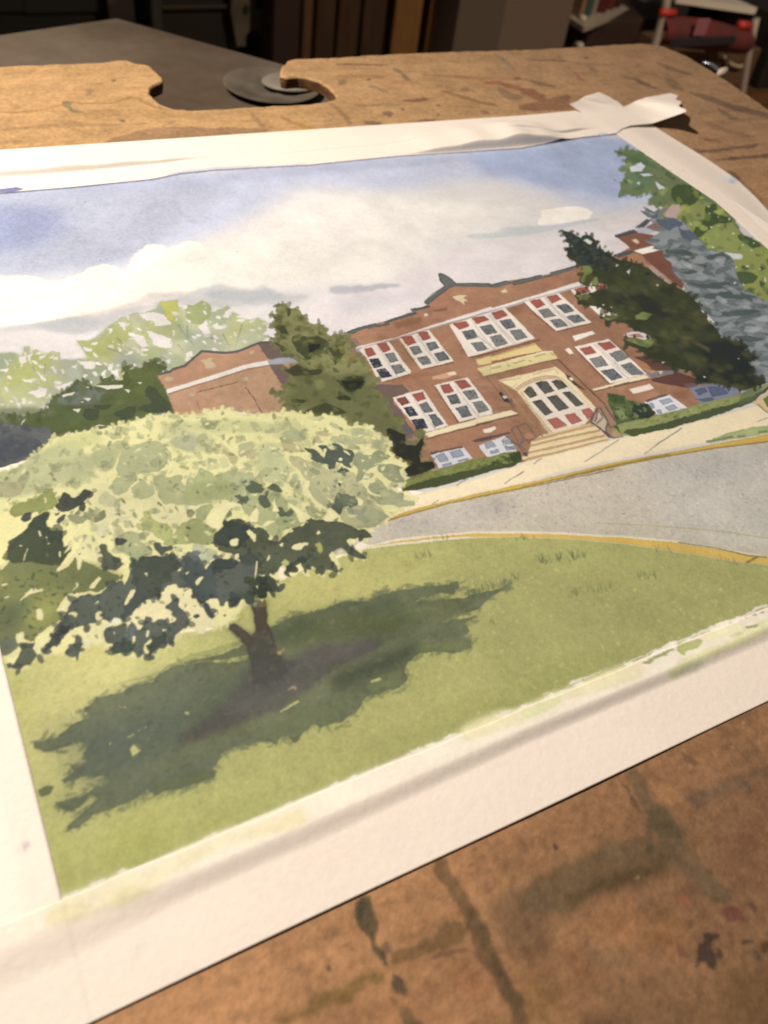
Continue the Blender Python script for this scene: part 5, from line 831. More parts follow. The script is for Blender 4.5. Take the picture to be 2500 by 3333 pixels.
# ------------------------------------------------------------------ masking tape
tape_mat = mat('masking tape', vcol='Paint', rough=0.75, spec=0.2, grain=0.03, gscale=500, bump=0.00013, bscale=420)
def interp(x, pairs):
    p = np.asarray(pairs, float); o = np.argsort(p[:, 0]); return np.interp(x, p[o, 0], p[o, 1])
def smooth(t): t = np.clip(t, 0, 1); return t * t * (3 - 2 * t)
def tape(name, label, nu, nv, XYf, zf, lift_true=False, zbase=None):
    u, v = np.meshgrid(np.linspace(0, 1, nu), np.linspace(0, 1, nv)); u = u.ravel(); v = v.ravel()
    XY = XYf(u, v); z = zf(u, v, XY); up = 0 * u
    if lift_true: z, up = z[0], z[1]
    zb = zbase(XY, z) if zbase else z
    W = XY * H * (1 - (zb + up) / H)[:, None]; z = z + up
    V = np.column_stack([W, z]); F = grid_faces(nu, nv); col = sample(XY, CT); n = len(V)
    ring = np.concatenate([np.arange(nu), np.arange(1, nv) * nu + nu - 1, (nv - 1) * nu + np.arange(nu - 2, -1, -1), np.arange(nv - 2, 0, -1) * nu])
    lowv = V.copy(); lowv[:, 2] -= 0.00014                      # tape has a thickness
    V2 = np.vstack([V, lowv]); r2 = np.roll(ring, -1)
    F2 = np.vstack([F, F[:, ::-1] + n, np.column_stack([ring, ring + n, r2 + n, r2])])
    base = V2.mean(0); base[2] = 0
    me = quads(name, V2 - base, F2, tape_mat, np.vstack([col, col * 0.97]))
    o = link(name, me, None, label, 'tape', 'tape strips round the painting'); o.location = base; return o
# bottom strip
STREAK = [(-0.4, 0.383), (-0.095, 0.3842), (0.058, 0.3878), (0.225, 0.3872), (0.546, 0.3925), (0.803, 0.3905), (1.006, 0.3905), (1.4, 0.386), (2.3, 0.39)]
def xy_bot(u, v):
    X = -0.28 + u * 2.45; yi = 0.4280 + 0.0014 * np.sin(X * 41) * np.sin(X * 17 + 1); yo = 0.2968 + 0.0006 * np.sin(X * 9)
    return np.column_stack([X, yi + (yo - yi) * v])
def z_bot(u, v, XY):
    X, Y = XY.T; s = interp(X, STREAK) - 0.0015; wd = 0.0118 * (1 + 0.12 * np.sin(X * 5 + 1) + 0.8 * smooth((0.12 - X) / 0.2))
    t = np.clip((s + wd - Y) / (2 * wd), 0, 1)
    z = PT + 0.00028 + hump(np.column_stack([X, np.maximum(Y, 0.4)])) * 0.6 + (0.0011 - PT) * (0.45 * t + 0.55 * smooth(t))
    return z + np.where(Y < s - wd, (s - wd - Y) * H * (-0.050), 0) + 0.00010 * np.sin(X * 13 + Y * 21) * smooth((0.37 - Y) / 0.05) + 0.00014 * smooth((-0.045 - X) / 0.004)
tape('masking_tape', 'broad white masking tape strip along the near edge of the painting, stained pale green', 1000, 64, xy_bot, z_bot)
# left strip
def xy_left(u, v): return np.column_stack([-0.0465 - 0.16 * v + 0 * u, 0.30 + 1.95 * u])
def z_left(u, v, XY):
    t = np.clip((-0.082 - XY[:, 0]) / 0.035, 0, 1); z = PT + 0.00012 + hump(XY) * 0.6 + (0.0006 - PT) * smooth(t)
    return np.where(XY[:, 1] < 0.44, np.minimum(z, z_bot(u, v, XY) - 0.0003), z)
tape('masking_tape', 'white masking tape strip down the left side of the painting, with a mauve smudge', 500, 40, xy_left, z_left)
# right strip, its far end torn and lifted
RIN = [(0.30, 1.85), (0.43, 1.85), (1.05, 1.90), (1.353, 1.977), (1.50, 2.008), (1.62, 2.031), (1.81, 2.030), (2.086, 2.0357), (2.30, 2.024), (2.45, 2.02)]
ROUT = [(0.30, 1.99), (0.43, 1.99), (1.05, 2.045), (1.30, 2.09), (1.53, 2.156), (1.61, 2.186), (1.72, 2.2155), (1.85, 2.2233), (2.12, 2.217), (2.25, 2.212), (2.36, 2.236), (2.45, 2.236)]
def xy_right(u, v):
    end = interp(v, [(0, 2.328), (0.22, 2.347), (0.5, 2.383), (0.75, 2.400), (0.88, 2.409), (0.93, 2.372), (0.955, 2.331), (0.98, 2.337), (1, 2.30)])
    Y = 0.30 + (end - 0.30) * u; a = interp(Y, RIN); b = interp(Y, ROUT)
    return np.column_stack([a + (b - a) * v, Y])
def z_right(u, v, XY):
    Y = XY[:, 1]; t = np.clip((v - 0.33) / 0.60, 0, 1)
    k = smooth((Y - 2.09) / 0.09)
    z = (PT + 0.00014 + hump(XY) * 0.6) * (1 - k) + 0.0009 * k + (0.0005 - PT) * (0.8 * smooth(t) + 0.2 * np.clip((v - .36) / .64, 0, 1)) * (1 - k)
    return z, 0.0075 * smooth((Y - 2.22) / 0.20) ** 1.2 + 0.0006 * np.sin(v * 9 + Y * 30) * smooth((Y - 2.25) / 0.1)
tape('masking_tape', 'white masking tape strip down the right side of the painting, with torn far end', 700, 60, xy_right, z_right, True)
# far strip, buckled, its right end torn and lifted
TIN = np.vstack([plane(pts(TOPEDGE))[1:], [(2.08, 2.112), (2.13, 2.128), (2.221, 2.128), (2.30, 2.152), (2.421, 2.187), (2.46, 2.19)]])
TIN[:, 1] += 0.002
TOUT = np.array([(-0.6, 2.33), (0.223, 2.3133), (0.60, 2.302), (1.05, 2.289), (1.79, 2.269), (2.02, 2.272), (2.16, 2.262), (2.236, 2.2815), (2.30, 2.312), (2.366, 2.334), (2.42, 2.340), (2.50, 2.355), (2.54, 2.36)])
def curve(s):
    q = plane(pts(s)); return q
FR['a'] = (0, 0, 1.659); FR['V'] = (900, 0, 2.07375); FR['X'] = (1700, 0, 2.07375)
SA = curve('a -400,985 0,963 400,935 700,905 900,885 1000,868 1180,850 V 0,1046 300,1020 650,990 1000,955 1300,925')
SAh = np.array([16, 16, 17, 16, 12, 6, 2.5, 2.5, 2.5, 2.5, 2.5, 0])
SB = curve('V 830,1050 1000,1043 1250,1028 1450,1012 1659,996 R 150,142 330,118'); SBh = np.array([0, 8, 20, 30, 38, 24, 0])
SC = curve('R -200,112 -60,96 0,86 60,84 130,80 200,84 250,80 330,68 430,45 560,30'); SCh = np.array([0, 2, 6, 8, 3, 2, 10, 14, 3, 0])
PXM = 1 / 4300.0                # metres of rise per photo pixel of the shaded flank
def xy_top(u, v):
    xo = 2.499 - 0.079 * smooth(v * -1 + 1) + 0.01 * np.sin(v * 17)
    X = -0.35 + (xo + 0.35) * u; a = interp(X, TIN); b = interp(X, TOUT)
    return np.column_stack([X, a + (b - a) * v])
def z_top(u, v, XY):
    X, Y = XY.T; out = interp(X, TOUT)
    over = smooth((X - 1.99) / 0.06)
    z = PT + 0.0003 + hump(XY) * 0.6 + 0.0004 * over
    rise = 0
    for sx, sh, off in ((SA, SAh, 0), (SB, SBh, 0.0005), (SC, SCh, 0)):
        g_ = np.linspace(-0.5, 2.7, 1601); kr = np.hanning(73); kr /= kr.sum()
        hs = np.convolve(np.pad(np.interp(g_, sx[:, 0], sh, left=sh[0], right=0), 36, mode='edge'), kr, 'valid'); ys = np.convolve(np.pad(np.interp(g_, sx[:, 0], sx[:, 1]), 36, mode='edge'), kr, 'valid')
        yl = np.interp(X, g_, ys) + off; h = np.interp(X, g_, hs) * PXM * (0.92 + 0.16 * np.sin(X * 31) * np.sin(X * 13))
        run = np.maximum(0.62 * h / H, 0.0015); rise = rise + h * smooth((Y - yl) / run)
    z = z + rise
    k = smooth((Y - 2.135) / np.maximum(out - 2.14, 0.02)) * (1 - over * 0)
    z = z * (1 - k) + 0.0006 * k
    lift = smooth((X - 2.20) / 0.27) ** 1.1 * (0.0065 + 0.0095 * (1 - v))
    return z, lift + 0.0008 * np.sin(X * 26 + v * 4) * smooth((X - 2.22) / 0.1)
def base_top(XY, z): return PT * (1 - smooth((XY[:, 1] - 2.135) / 0.14))
tape('masking_tape', 'buckled white masking tape strip along the far edge of the painting, torn right end', 1100, 130, xy_top, z_top, True, base_top)
CP = C
# ------------------------------------------------------------------ drawing board: its stains, brown patches and one painted shadow go into a second array
DEN = 620.0; X0, X1, Y0, Y1 = -0.92, 2.92, -0.60, 2.96
W_, H_ = int((X1 - X0) * DEN), int((Y1 - Y0) * DEN)
GR = noise(W_, H_, 2.2, 21) * 0.9 + noise(W_, H_, 5, 22) + noise(W_, H_, 1.01, 23) * 0.5
BL = noise(W_, H_, 40, 24) + noise(W_, H_, 17, 25) * 0.8 + noise(W_, H_, 8, 26) * 0.6
N1x, N1y, N2x, N2y = noise(W_, H_, 15, 28), noise(W_, H_, 15, 29), noise(W_, H_, 5, 30), noise(W_, H_, 5, 31)
ID = np.zeros((H_, W_), np.int16); SAT = 1.0
far_, near_, right_ = pigment((228, 176, 118), [(300, 300)]), pigment((178, 127, 84), [(1300, 3000)]), pigment((140, 106, 76), [(2150, 240)])
dark_ = pigment((126, 91, 63), [(2200, 3100)])
yy_, xx_ = np.mgrid[0:H_, 0:W_].astype(np.float32); xx_ = xx_ / DEN + X0; yy_ = Y1 - yy_ / DEN
a_ = np.clip((yy_ - 0.4) / 1.6, 0, 1)[..., None]; b_ = np.clip((xx_ - 0.9) / 1.5, 0, 1)[..., None]; c_ = (np.clip((xx_ - 0.10) / 0.55, 0, 1) * np.clip((0.5 - yy_) / 0.3, 0, 1))[..., None]
C = (near_ * (1 - a_) + (far_ * (1 - b_) + right_ * b_) * a_) * (1 - c_) + dark_ * c_
GRN = noise(W_, H_, 3, 33); st_ = np.repeat(noise(W_ // 14 + 2, H_, 3, 34), 14, 1)[:, :W_]; st2 = np.repeat(noise(W_ // 30 + 2, H_, 6, 35), 30, 1)[:, :W_]
C = (C * (1 + 0.14 * GR + 0.20 * BL + 0.12 * GRN + box(st_, 3) * 0.22 + box(st2, 6) * 0.20)[..., None]).astype(np.float32)
del xx_, yy_
FR['Y'] = (900, 2500, 2.07375); FR['W'] = (1700, 2500, 2.07375)
def st(s, col, a=0.8, b=1.2, r=1.2, sm=1): fill(s, tuple(v * 0.92 for v in col), a * (0.8 if pts(s)[:, 1].max() < 800 else 1.0), b * 0.9, r * 2.2, sm, edge=0.12, pool=0.22, gran=0.12)
OL, DKO, PUR = (112, 84, 54), (86, 76, 52), (118, 80, 62)
for s_, c_, a_, b_ in (
 ('Y 545,880 620,855 650,920 700,1020 690,1130 700,1200 765,1250 760,1325 700,1300 660,1200 600,1120 590,1050 560,1000 535,930', DKO, .9, .8), ('Y 750,1380 800,1395 860,1470 872,1510 840,1545 770,1470', (78, 70, 50), .9, .8), ('Y 820,1640 880,1625 960,1700 1000,1740 1000,1900 880,1740', DKO, .85, .9), ('Y 730,1480 790,1600 810,1640 770,1600', OL, .7, .9), ('Y 540,890 600,880 610,1000 560,1000', (70, 64, 46), .7, 1), ('Y 690,1210 760,1250 760,1325 710,1300', (68, 64, 46), .7, 1),
 ('Y 1120,612 1155,608 1205,720 1285,870 1370,1000 1450,1150 1500,1280 1560,1400 1640,1520 1700,1640 1760,1900 1590,1900 1540,1560 1420,1420 1330,1230 1290,1080 1230,960 1150,790 1060,720 1055,670', (118, 88, 58), .85, 1.2), ('Y 1240,920 1330,960 1440,1150 1490,1300 1400,1260 1310,1080', (98, 78, 52), .7, 1.5), ('Y 1380,1280 1500,1300 1640,1540 1659,1727 1600,1720 1530,1540', (92, 72, 46), .7, 1.5),
 ('Y 830,1230 900,1180 1100,1095 1250,1035 1300,1100 1200,1200 1000,1285 850,1315 780,1300', (128, 96, 58), .85, 1.2), ('Y 1040,1300 1250,1185 1295,1220 1060,1315', PUR, .8, 1), ('Y 730,1200 790,1180 830,1240 770,1270', (110, 86, 72), .7, 1), ('Y 1380,950 1500,870 1659,800 1800,760 1900,1300 1659,1300 1560,1250 1450,1060', (112, 86, 62), .6, 3),
 ('Y -60,1740 200,1580 380,1480 600,1375 700,1355 725,1420 500,1505 330,1625 100,1740', (132, 102, 52), .85, 1.5), ('Y 400,1560 520,1480 600,1480 480,1560', (120, 88, 46), .6, 1), ('Y 315,1360 335,1340 356,1360 340,1388', (76, 60, 66), .9, .6), ('Y 1285,680 1345,660 1340,675 1300,690', (120, 60, 50), .8, .7), ('Y 1370,600 1390,585 1405,600 1385,615', (120, 96, 76), .7, .8), ('Y 380,1250 430,1200 480,1165 540,1200 590,1260 540,1240 480,1190 420,1230', (134, 98, 66), .7, 1), ('Y 1580,400 1659,480 1700,620 1640,580', (120, 84, 62), .5, 2), ('Y 700,1700 760,1500 1100,1640 1200,1740', (150, 102, 66), .5, 5), ('Y 1200,1300 1400,1380 1420,1600 1260,1540', (150, 88, 60), .45, 5), ('Y 850,1300 1040,1340 1000,1440 820,1400', (160, 112, 72), .5, 4),
 ('W -10,800 250,655 420,580 580,505 700,465 850,480 1060,520 1050,640 930,730 750,780 600,830 400,905 250,985 100,1000 -10,950', (110, 88, 60), .85, 1.8), ('W 280,900 450,780 700,720 860,640 1000,650 930,730 600,830 400,905', (92, 72, 42), .75, 2), ('W 740,0 820,60 870,180 960,270 1060,380 1180,570 1300,740 1430,900 1380,950 1250,880 1100,730 950,560 850,400 830,300 760,180 680,60', (112, 90, 64), .8, 1.6), ('W 850,280 960,270 1070,390 1060,500 900,480 840,400', (94, 80, 54), .75, 2.5), ('W 830,390 860,400 860,560 800,600', (76, 68, 44), .6, 1.5), ('W 620,60 650,80 760,220 810,300 790,310 700,170', (96, 78, 56), .7, .9),
 ('W 1080,200 1250,130 1420,60 1659,-20 2000,-160 2000,0 1659,70 1530,140 1300,205 1150,262', (112, 88, 66), .8, 1.6), ('W 1480,80 1540,110 1550,170 1500,190', (84, 68, 58), .7, 1.2), ('W 1140,1285 1200,1222 1208,1130 1270,1150 1305,1088 1362,1150 1300,1185 1290,1250 1345,1262 1342,1322 1280,1345 1210,1292 1150,1342', (62, 50, 46), .92, .7), ('W 1340,1230 1380,1225 1390,1290 1350,1300', (66, 54, 48), .85, .7), ('W 1455,1205 1500,1165 1565,1148 1540,1190 1480,1212', (70, 56, 46), .9, .7), ('W 1610,1160 1700,1140 1700,1230 1620,1210', (70, 52, 40), .9, 1), ('W 1140,1060 1160,990 1175,1080 1150,1140', (84, 66, 50), .6, 1), ('W 1540,1220 1620,1200 1610,1310 1560,1290', (86, 74, 60), .7, 1),
 ('W 390,1200 560,1190 720,1240 760,1340 560,1360 430,1330', (134, 102, 74), .7, 3), ('W 650,1430 680,1425 700,1460 670,1480', (84, 76, 70), .8, 1), ('W 1020,1220 1050,1190 1090,1220 1090,1260 1050,1275', (116, 76, 62), .85, .8), ('W 195,520 210,505 222,535 205,545', (82, 62, 58), .9, .6), ('W 1005,850 1020,838 1032,852 1018,862', (76, 66, 66), .9, .6), ('W 1030,880 1100,850 1160,940 1080,940', (160, 92, 66), .7, 1.5), ('W 750,900 800,870 820,920 770,940', (116, 92, 70), .6, 1.2), ('W 890,960 940,950 960,975 900,975', (126, 78, 56), .7, .8), ('W 1360,960 1450,950 1480,1030 1400,1050', (112, 62, 52), .75, 1.2), ('W 1520,900 1570,890 1580,990 1540,970', (88, 66, 58), .7, 1), ('W 380,260 440,235 400,275', (110, 88, 62), .7, .8), ('W 600,185 650,170 640,190', (120, 72, 58), .7, .8), ('W 580,90 600,80 605,100 590,105', (110, 90, 72), .7, .8), ('W 920,190 960,150 1080,190 1060,240 960,250', (182, 126, 82), .6, 2), ('W 500,960 640,900 800,980 900,1180 760,1240 520,1160', (166, 114, 70), .45, 6), ('W 820,980 1000,960 1120,1000 1100,1240 880,1230', (160, 110, 66), .5, 6),
 ('W 400,1690 560,1640 740,1690 740,1900 400,1900', (80, 58, 44), .7, 5), ('W 920,1390 1020,1370 1060,1440 960,1460', (108, 76, 54), .6, 3), ('W -10,1380 150,1330 300,1500 200,1727 -10,1727', (128, 94, 52), .5, 6), ('W 300,1260 420,1300 440,1420 320,1420', (140, 84, 56), .5, 5), ('W 600,1500 1000,1460 1400,1700 1000,1900 600,1800', (104, 80, 54), .5, 10), ('W 1300,1300 1800,1250 1800,1900 1300,1900', (110, 82, 46), .5, 10), ('W 1400,100 1800,0 1800,1000 1500,800 1350,400', (140, 100, 70), .45, 12), ('W 0,1020 40,1000 60,1080 10,1090', (112, 70, 58), .6, 2), ('U 1080,1140 1140,1150 1200,1220 1150,1230', (106, 78, 56), .7, 1.2), ('U 1330,1090 1400,1060 1390,1110 1340,1120', (104, 76, 58), .5, 2), ('U 1410,1095 1420,1090 1435,1130 1425,1135', (214, 176, 120), .9, .5), ('U 1200,1102 1210,1100 1208,1112', (80, 60, 50), .8, .5),
 # far side of the board
 ('V 370,432 440,424 560,430 700,432 790,440 700,446 560,440 430,440', (126, 84, 72), .85, .6), ('V 770,455 830,466 880,510 915,550 880,545 820,490', (126, 108, 88), .85, .6), ('V 410,545 445,535 482,555 470,575 430,575', (136, 112, 88), .8, .7), ('V 600,540 615,530 637,533 625,546', (86, 66, 64), .9, .5), ('V 620,570 690,590 750,605 740,630 690,610 620,590', (138, 122, 96), .75, .8), ('V 845,680 900,668 1010,655 1020,680 960,690 880,688', (126, 78, 62), .85, .6), ('V 710,755 760,745 790,770 760,795 725,780', (112, 90, 78), .85, .7), ('V 580,815 640,815 720,830 690,845 600,842', (122, 98, 76), .85, .7), ('V 915,825 980,808 1090,803 1060,822 960,830', (122, 74, 60), .85, .6), ('V 1075,712 1100,705 1115,716 1095,725', (92, 100, 86), .9, .5), ('V 1040,738 1060,732 1070,744 1050,748', (84, 72, 76), .9, .5), ('V 835,735 855,722 866,740 850,750', (118, 90, 80), .8, .6), ('V 1370,750 1420,745 1440,765 1400,780', (118, 92, 80), .8, .7), ('V 0,780 60,800 100,815 240,855 290,875 200,870 80,825', (196, 140, 62), .85, .8), ('V 30,775 90,800 100,825 40,800', (150, 122, 88), .7, .8), ('V 340,690 380,695 450,760 530,840 480,842 410,760', (158, 122, 86), .7, 1), ('V 1400,560 1480,538 1560,562 1659,590 1659,615 1560,590 1460,560', (150, 84, 64), .8, .9), ('V 1380,555 1420,545 1480,570 1420,570', (160, 84, 58), .7, .8), ('V 1100,600 1250,640 1400,690 1510,712 1480,722 1300,680 1140,630', (140, 98, 68), .8, .7), ('V 1450,350 1500,368 1560,410 1620,470 1590,470 1520,410', (132, 116, 90), .8, .8), ('V 510,700 560,700 640,715 540,722', (154, 124, 88), .7, .8), ('V 620,705 720,695 730,710 640,720', (150, 120, 86), .7, .8), ('V 380,515 480,500 760,515 700,528 420,525', (176, 122, 76), .7, 1), ('V 960,495 1200,510 1400,520 1659,520 1659,545 1300,535 1000,510', (156, 106, 76), .7, .9), ('V 1240,590 1290,585 1310,610 1260,622', (120, 96, 80), .8, .8), ('V 1500,590 1600,630 1659,640 1659,672 1560,668 1500,640', (130, 100, 76), .75, .9), ('V 1020,440 1060,470 1100,500 1060,500', (160, 120, 86), .5, 1), ('V 1140,712 1300,715 1400,725 1300,732', (166, 124, 74), .7, .8), ('V 1600,520 1640,515 1659,540 1610,550', (120, 76, 64), .8, .7), ('V 790,540 880,540 1000,560 880,575 800,565', (176, 124, 84), .6, 1),
 ('X -20,590 70,598 180,660 140,690 60,660 -20,630', (132, 78, 60), .8, 1), ('X -20,700 150,680 250,645 335,636 305,690 385,745 -20,752', (124, 82, 62), .85, .8), ('X 230,360 270,385 280,405 240,395', (110, 96, 80), .7, .8), ('X 0,400 150,402 320,408 300,416 100,412', (112, 80, 62), .8, .6), ('X 415,385 440,380 440,400 420,400', (92, 68, 62), .85, .6), ('X 330,420 500,430 700,430 520,445 380,440', (126, 94, 70), .6, 1), ('X 0,530 100,545 240,580 200,592 80,570', (112, 86, 66), .75, .9), ('X 330,470 380,500 430,560 380,540', (136, 76, 60), .6, 1.2), ('X 430,440 480,450 520,490 460,480', (108, 84, 68), .7, 1), ('X 740,525 820,550 910,590 900,605 800,570', (86, 66, 60), .85, .6), ('X 640,500 760,520 820,550 700,540', (110, 84, 68), .6, 1), ('X 900,410 1000,450 1160,505 1120,512 960,460', (98, 78, 60), .75, .8), ('X 960,520 1040,545 1100,620 1000,600', (104, 86, 66), .7, 1.2), ('X 1080,612 1250,640 1400,700 1659,760 1900,840 1900,870 1659,800 1400,740 1200,660', (86, 68, 58), .8, .9), ('X 1320,720 1450,800 1420,815 1330,760', (96, 76, 66), .7, 1), ('X 1170,925 1260,935 1360,958 1260,955', (132, 72, 50), .85, .6), ('X 1160,1020 1300,1005 1450,985 1600,970 1600,995 1400,1015 1240,1040', (78, 62, 56), .8, .8), ('X 1265,1080 1400,1060 1659,1040 1900,1020 1900,1050 1659,1060 1400,1085', (72, 58, 52), .85, .7), ('X 1330,1130 1450,1190 1560,1280 1659,1400 1600,1360 1440,1210', (96, 76, 58), .6, 1.5), ('X 1380,1140 1450,1170 1480,1220 1420,1190', (80, 66, 52), .7, 1.5), ('X 700,640 900,700 1080,800 1100,860 900,760', (150, 108, 72), .4, 4), ('X 1500,620 1600,660 1560,670', (96, 44, 40), .7, .8), ('X 1150,1000 1250,1010 1240,1040 1170,1030', (92, 72, 62), .7, 1), ('X 500,330 700,360 900,380 800,395 600,370', (146, 106, 72), .5, 1.5), ('X 880,330 1100,420 1300,500 1250,510 1000,420', (140, 104, 74), .5, 1.5), ('X 1180,800 1400,870 1600,930 1500,930 1280,870', (120, 88, 66), .5, 1.5),  # second entry: the torn tape end's cast shadow, painted in brown
 ('a 535,772 640,735 800,695 970,680 1100,690 1400,688 1455,700 1430,718 900,752 640,774', (174, 132, 98), .85, .7), ('a 332,555 370,548 402,543 380,580 420,598 466,600 430,614 380,606 350,580', (156, 154, 108), .9, .6), ('a 345,555 400,544 385,562 360,566', (98, 122, 108), .85, .6), ('a 648,652 665,645 676,655 660,662', (110, 104, 92), .9, .5), ('a 450,490 480,478 508,492 490,512 460,505', (186, 150, 108), .8, .6), ('a 505,515 520,510 524,522 508,524', (176, 140, 100), .8, .5), ('a 515,548 530,544 530,552', (110, 100, 90), .8, .5), ('a 870,606 885,600 888,612', (150, 140, 100), .8, .6), ('a 0,600 120,605 260,582 350,553 480,552 600,560 660,528 740,520 800,555 900,590 880,594 790,566 735,532 665,540 605,566 480,560 350,562 260,592 120,612 0,608', (206, 154, 98), .9, .6), ('a 0,690 160,680 400,662 720,665 860,660 700,675 300,688 140,700 0,705', (208, 158, 108), .7, .9), ('a 870,680 900,655 960,650 930,670', (176, 140, 100), .7, .8), ('a 1340,600 1400,640 1440,690 1410,690', (176, 138, 96), .7, 1), ('a 120,380 200,372 180,390', (214, 168, 112), .7, 1), ('a 130,690 160,675 150,700', (170, 134, 96), .7, .7), ('a 280,640 420,655 420,672 300,660', (206, 156, 110), .6, 1), ('a 770,380 790,375 785,400', (196, 158, 108), .7, .7)):  # first entry: brownish patch along the outer side of the far tape
    st(s_, c_, a_, b_, 0.8)
r_ = np.random.default_rng(11)
for q0, q1, n_ in ((0, 2500, 40), (1200, 2500, 50)):
    for i_ in range(n_):        # scratches and brush marks
        if i_ % 2: x_, y_ = r_.uniform(900, 2500), r_.uniform(2300, 3333)
        else: x_, y_ = r_.uniform(q0, q1), r_.uniform(160, 700)
        l_ = r_.uniform(15, 110); t_ = r_.normal() * 0.5 - 0.1
        line([(x_, y_), (x_ + l_ * math.cos(t_) * .5, y_ + l_ * math.sin(t_) * .3 + 2), (x_ + l_ * math.cos(t_), y_ + l_ * math.sin(t_) * .5)], [(130, 96, 66), (104, 78, 58), (176, 130, 88), (140, 88, 62)][i_ % 4] if y_ > 800 else [(150, 108, 74), (186, 138, 92), (130, 96, 74), (196, 150, 98)][i_ % 4], r_.uniform(2, 7), r_.uniform(.1, .34), 1.0, 1.4)
for i_ in range(360):           # soft blotches in the grain
    if i_ % 2: x_, y_ = r_.uniform(700, 2600), r_.uniform(2250, 3400)
    else: x_, y_ = r_.uniform(-100, 2600), r_.uniform(150, 700)
    w_ = r_.uniform(8, 60) * (1 if y_ > 800 else 0.8); k_ = 0.45 if y_ > 800 else 0.22; t_ = np.arange(8) / 8 * 2 * np.pi; rr = 1 + 0.3 * r_.normal(size=8)
    dark = y_ > 2200 and x_ > 1500
    cc = [(150, 108, 72), (120, 92, 64), (186, 134, 88), (132, 84, 60)][i_ % 4] if y_ > 800 else [(196, 146, 98), (160, 120, 84), (214, 160, 108), (170, 112, 78)][i_ % 4]
    if dark or (y_ < 800 and x_ > 1500): cc = tuple(v * 0.72 for v in cc)
    fill(np.column_stack([x_ + np.cos(t_) * w_ * rr, y_ + np.sin(t_) * w_ * k_ * rr]), cc, r_.uniform(.08, .34), r_.uniform(1, 3), 1.5, 1, edge=0.05)
for i_ in range(150):           # specks
    if i_ % 3: x_, y_ = r_.uniform(1000, 2500), r_.uniform(2350, 3333)
    else: x_, y_ = r_.uniform(0, 2500), r_.uniform(170, 600)
    w_ = r_.uniform(2, 9)
    fill(np.array([(x_ - w_, y_), (x_, y_ - w_ * .6), (x_ + w_, y_), (x_, y_ + w_ * .6)]), [(80, 62, 54), (110, 82, 60), (190, 148, 104), (92, 84, 66)][i_ % 4], r_.uniform(.3, .8), 0.5, 0.5, 1)
C = np.clip(C, 0.004, 0.8)
OUT = plane([(0, 216), (120, 211), (330, 202), (385, 196), (415, 195), (440, 205), (470, 208), (487, 214), (500, 226), (520, 240), (531, 252), (528, 262), (505, 275), (490, 290), (489, 304), (500, 322), (518, 336), (545, 347), (580, 355), (612, 358), (700, 355), (800, 348), (920, 342), (1000, 338), (1055, 332), (1082, 324), (1094, 312), (1088, 298), (1068, 280), (1040, 264), (1000, 251), (965, 247), (930, 250), (914, 244), (910, 232), (916, 214), (935, 198), (960, 192), (1060, 188), (1300, 174), (1500, 167), (1700, 161), (1900, 152), (2000, 144), (2050, 142), (2090, 141), (2120, 143), (2160, 151), (2200, 166), (2240, 185), (2300, 220), (2350, 252), (2400, 285), (2450, 319), (2500, 355)])
OUT = np.vstack([[(-0.86, -0.56), (-0.86, 2.90)], OUT[:], [(2.79, 1.8), (2.79, -0.56)]])
Q_ = np.roll(OUT, -1, 0); L_ = np.hypot(*(Q_ - OUT).T); n_ = np.clip((L_ / 0.012).astype(int) + 1, 1, 300)
e_ = np.repeat(np.arange(len(OUT)), n_); t_ = ((np.arange(n_.sum()) - np.repeat(np.cumsum(n_) - n_, n_)) / n_[e_])[:, None]
OUT = OUT[e_] * (1 - t_) + Q_[e_] * t_
ix_ = np.clip(((OUT[:, 0] - X0) * DEN).astype(int), 0, W_ - 1); iy_ = np.clip(((Y1 - OUT[:, 1]) * DEN).astype(int), 0, H_ - 1)
OUT = OUT + np.column_stack([N1x[iy_, ix_], N1y[iy_, ix_]]) * 0.008
nO = len(OUT)
def inset(P, d):
    a = np.roll(P, 1, 0); b = np.roll(P, -1, 0); t = b - a; t /= np.hypot(*t.T)[:, None] + 1e-12
    return P + np.column_stack([t[:, 1], -t[:, 0]]) * d       # outline runs clockwise
INN = inset(OUT, 0.006); LOW = OUT; 
cand = []
for (x0_, x1_, y0_, y1_, s_) in ((0.05, 1.35, -0.08, 0.31, 0.0027), (-0.15, 2.80, 2.20, 2.90, 0.0062), (2.15, 2.80, 1.30, 2.20, 0.0075), (-0.86, 2.8, -0.56, 2.9, 0.035)):
    xs, ys = np.meshgrid(np.arange(x0_, x1_, s_), np.arange(y0_, y1_, s_)); p_ = np.column_stack([xs.ravel(), ys.ravel()])
    cand.append(p_ + (np.random.default_rng(3).random(p_.shape) - 0.5) * s_ * 0.2)
cand = np.vstack(cand)
INM = raster(np.column_stack([(INN[:, 0] - X0) * DEN, (Y1 - INN[:, 1]) * DEN]), 0, 0, W_, H_)
INM = (box(INM, 2) > 0.99)
cand = cand[INM[np.clip(((Y1 - cand[:, 1]) * DEN).astype(int), 0, H_ - 1), np.clip(((cand[:, 0] - X0) * DEN).astype(int), 0, W_ - 1)]]
P2 = np.vstack([INN, cand])
r2 = delaunay_2d_cdt([Vector(p) for p in P2.tolist()], [(i, (i + 1) % nO) for i in range(nO)], [list(range(nO))[::-1]], 1, 1e-7)
TV = np.array([tuple(v) for v in r2[0]]); TF = np.array([f for f in r2[2] if len(f) == 3])
a_, b_, c_ = TV[TF[:, 0]], TV[TF[:, 1]], TV[TF[:, 2]]
sg = (b_[:, 0] - a_[:, 0]) * (c_[:, 1] - a_[:, 1]) - (b_[:, 1] - a_[:, 1]) * (c_[:, 0] - a_[:, 0])
TF = np.where((sg < 0)[:, None], TF[:, ::-1], TF)
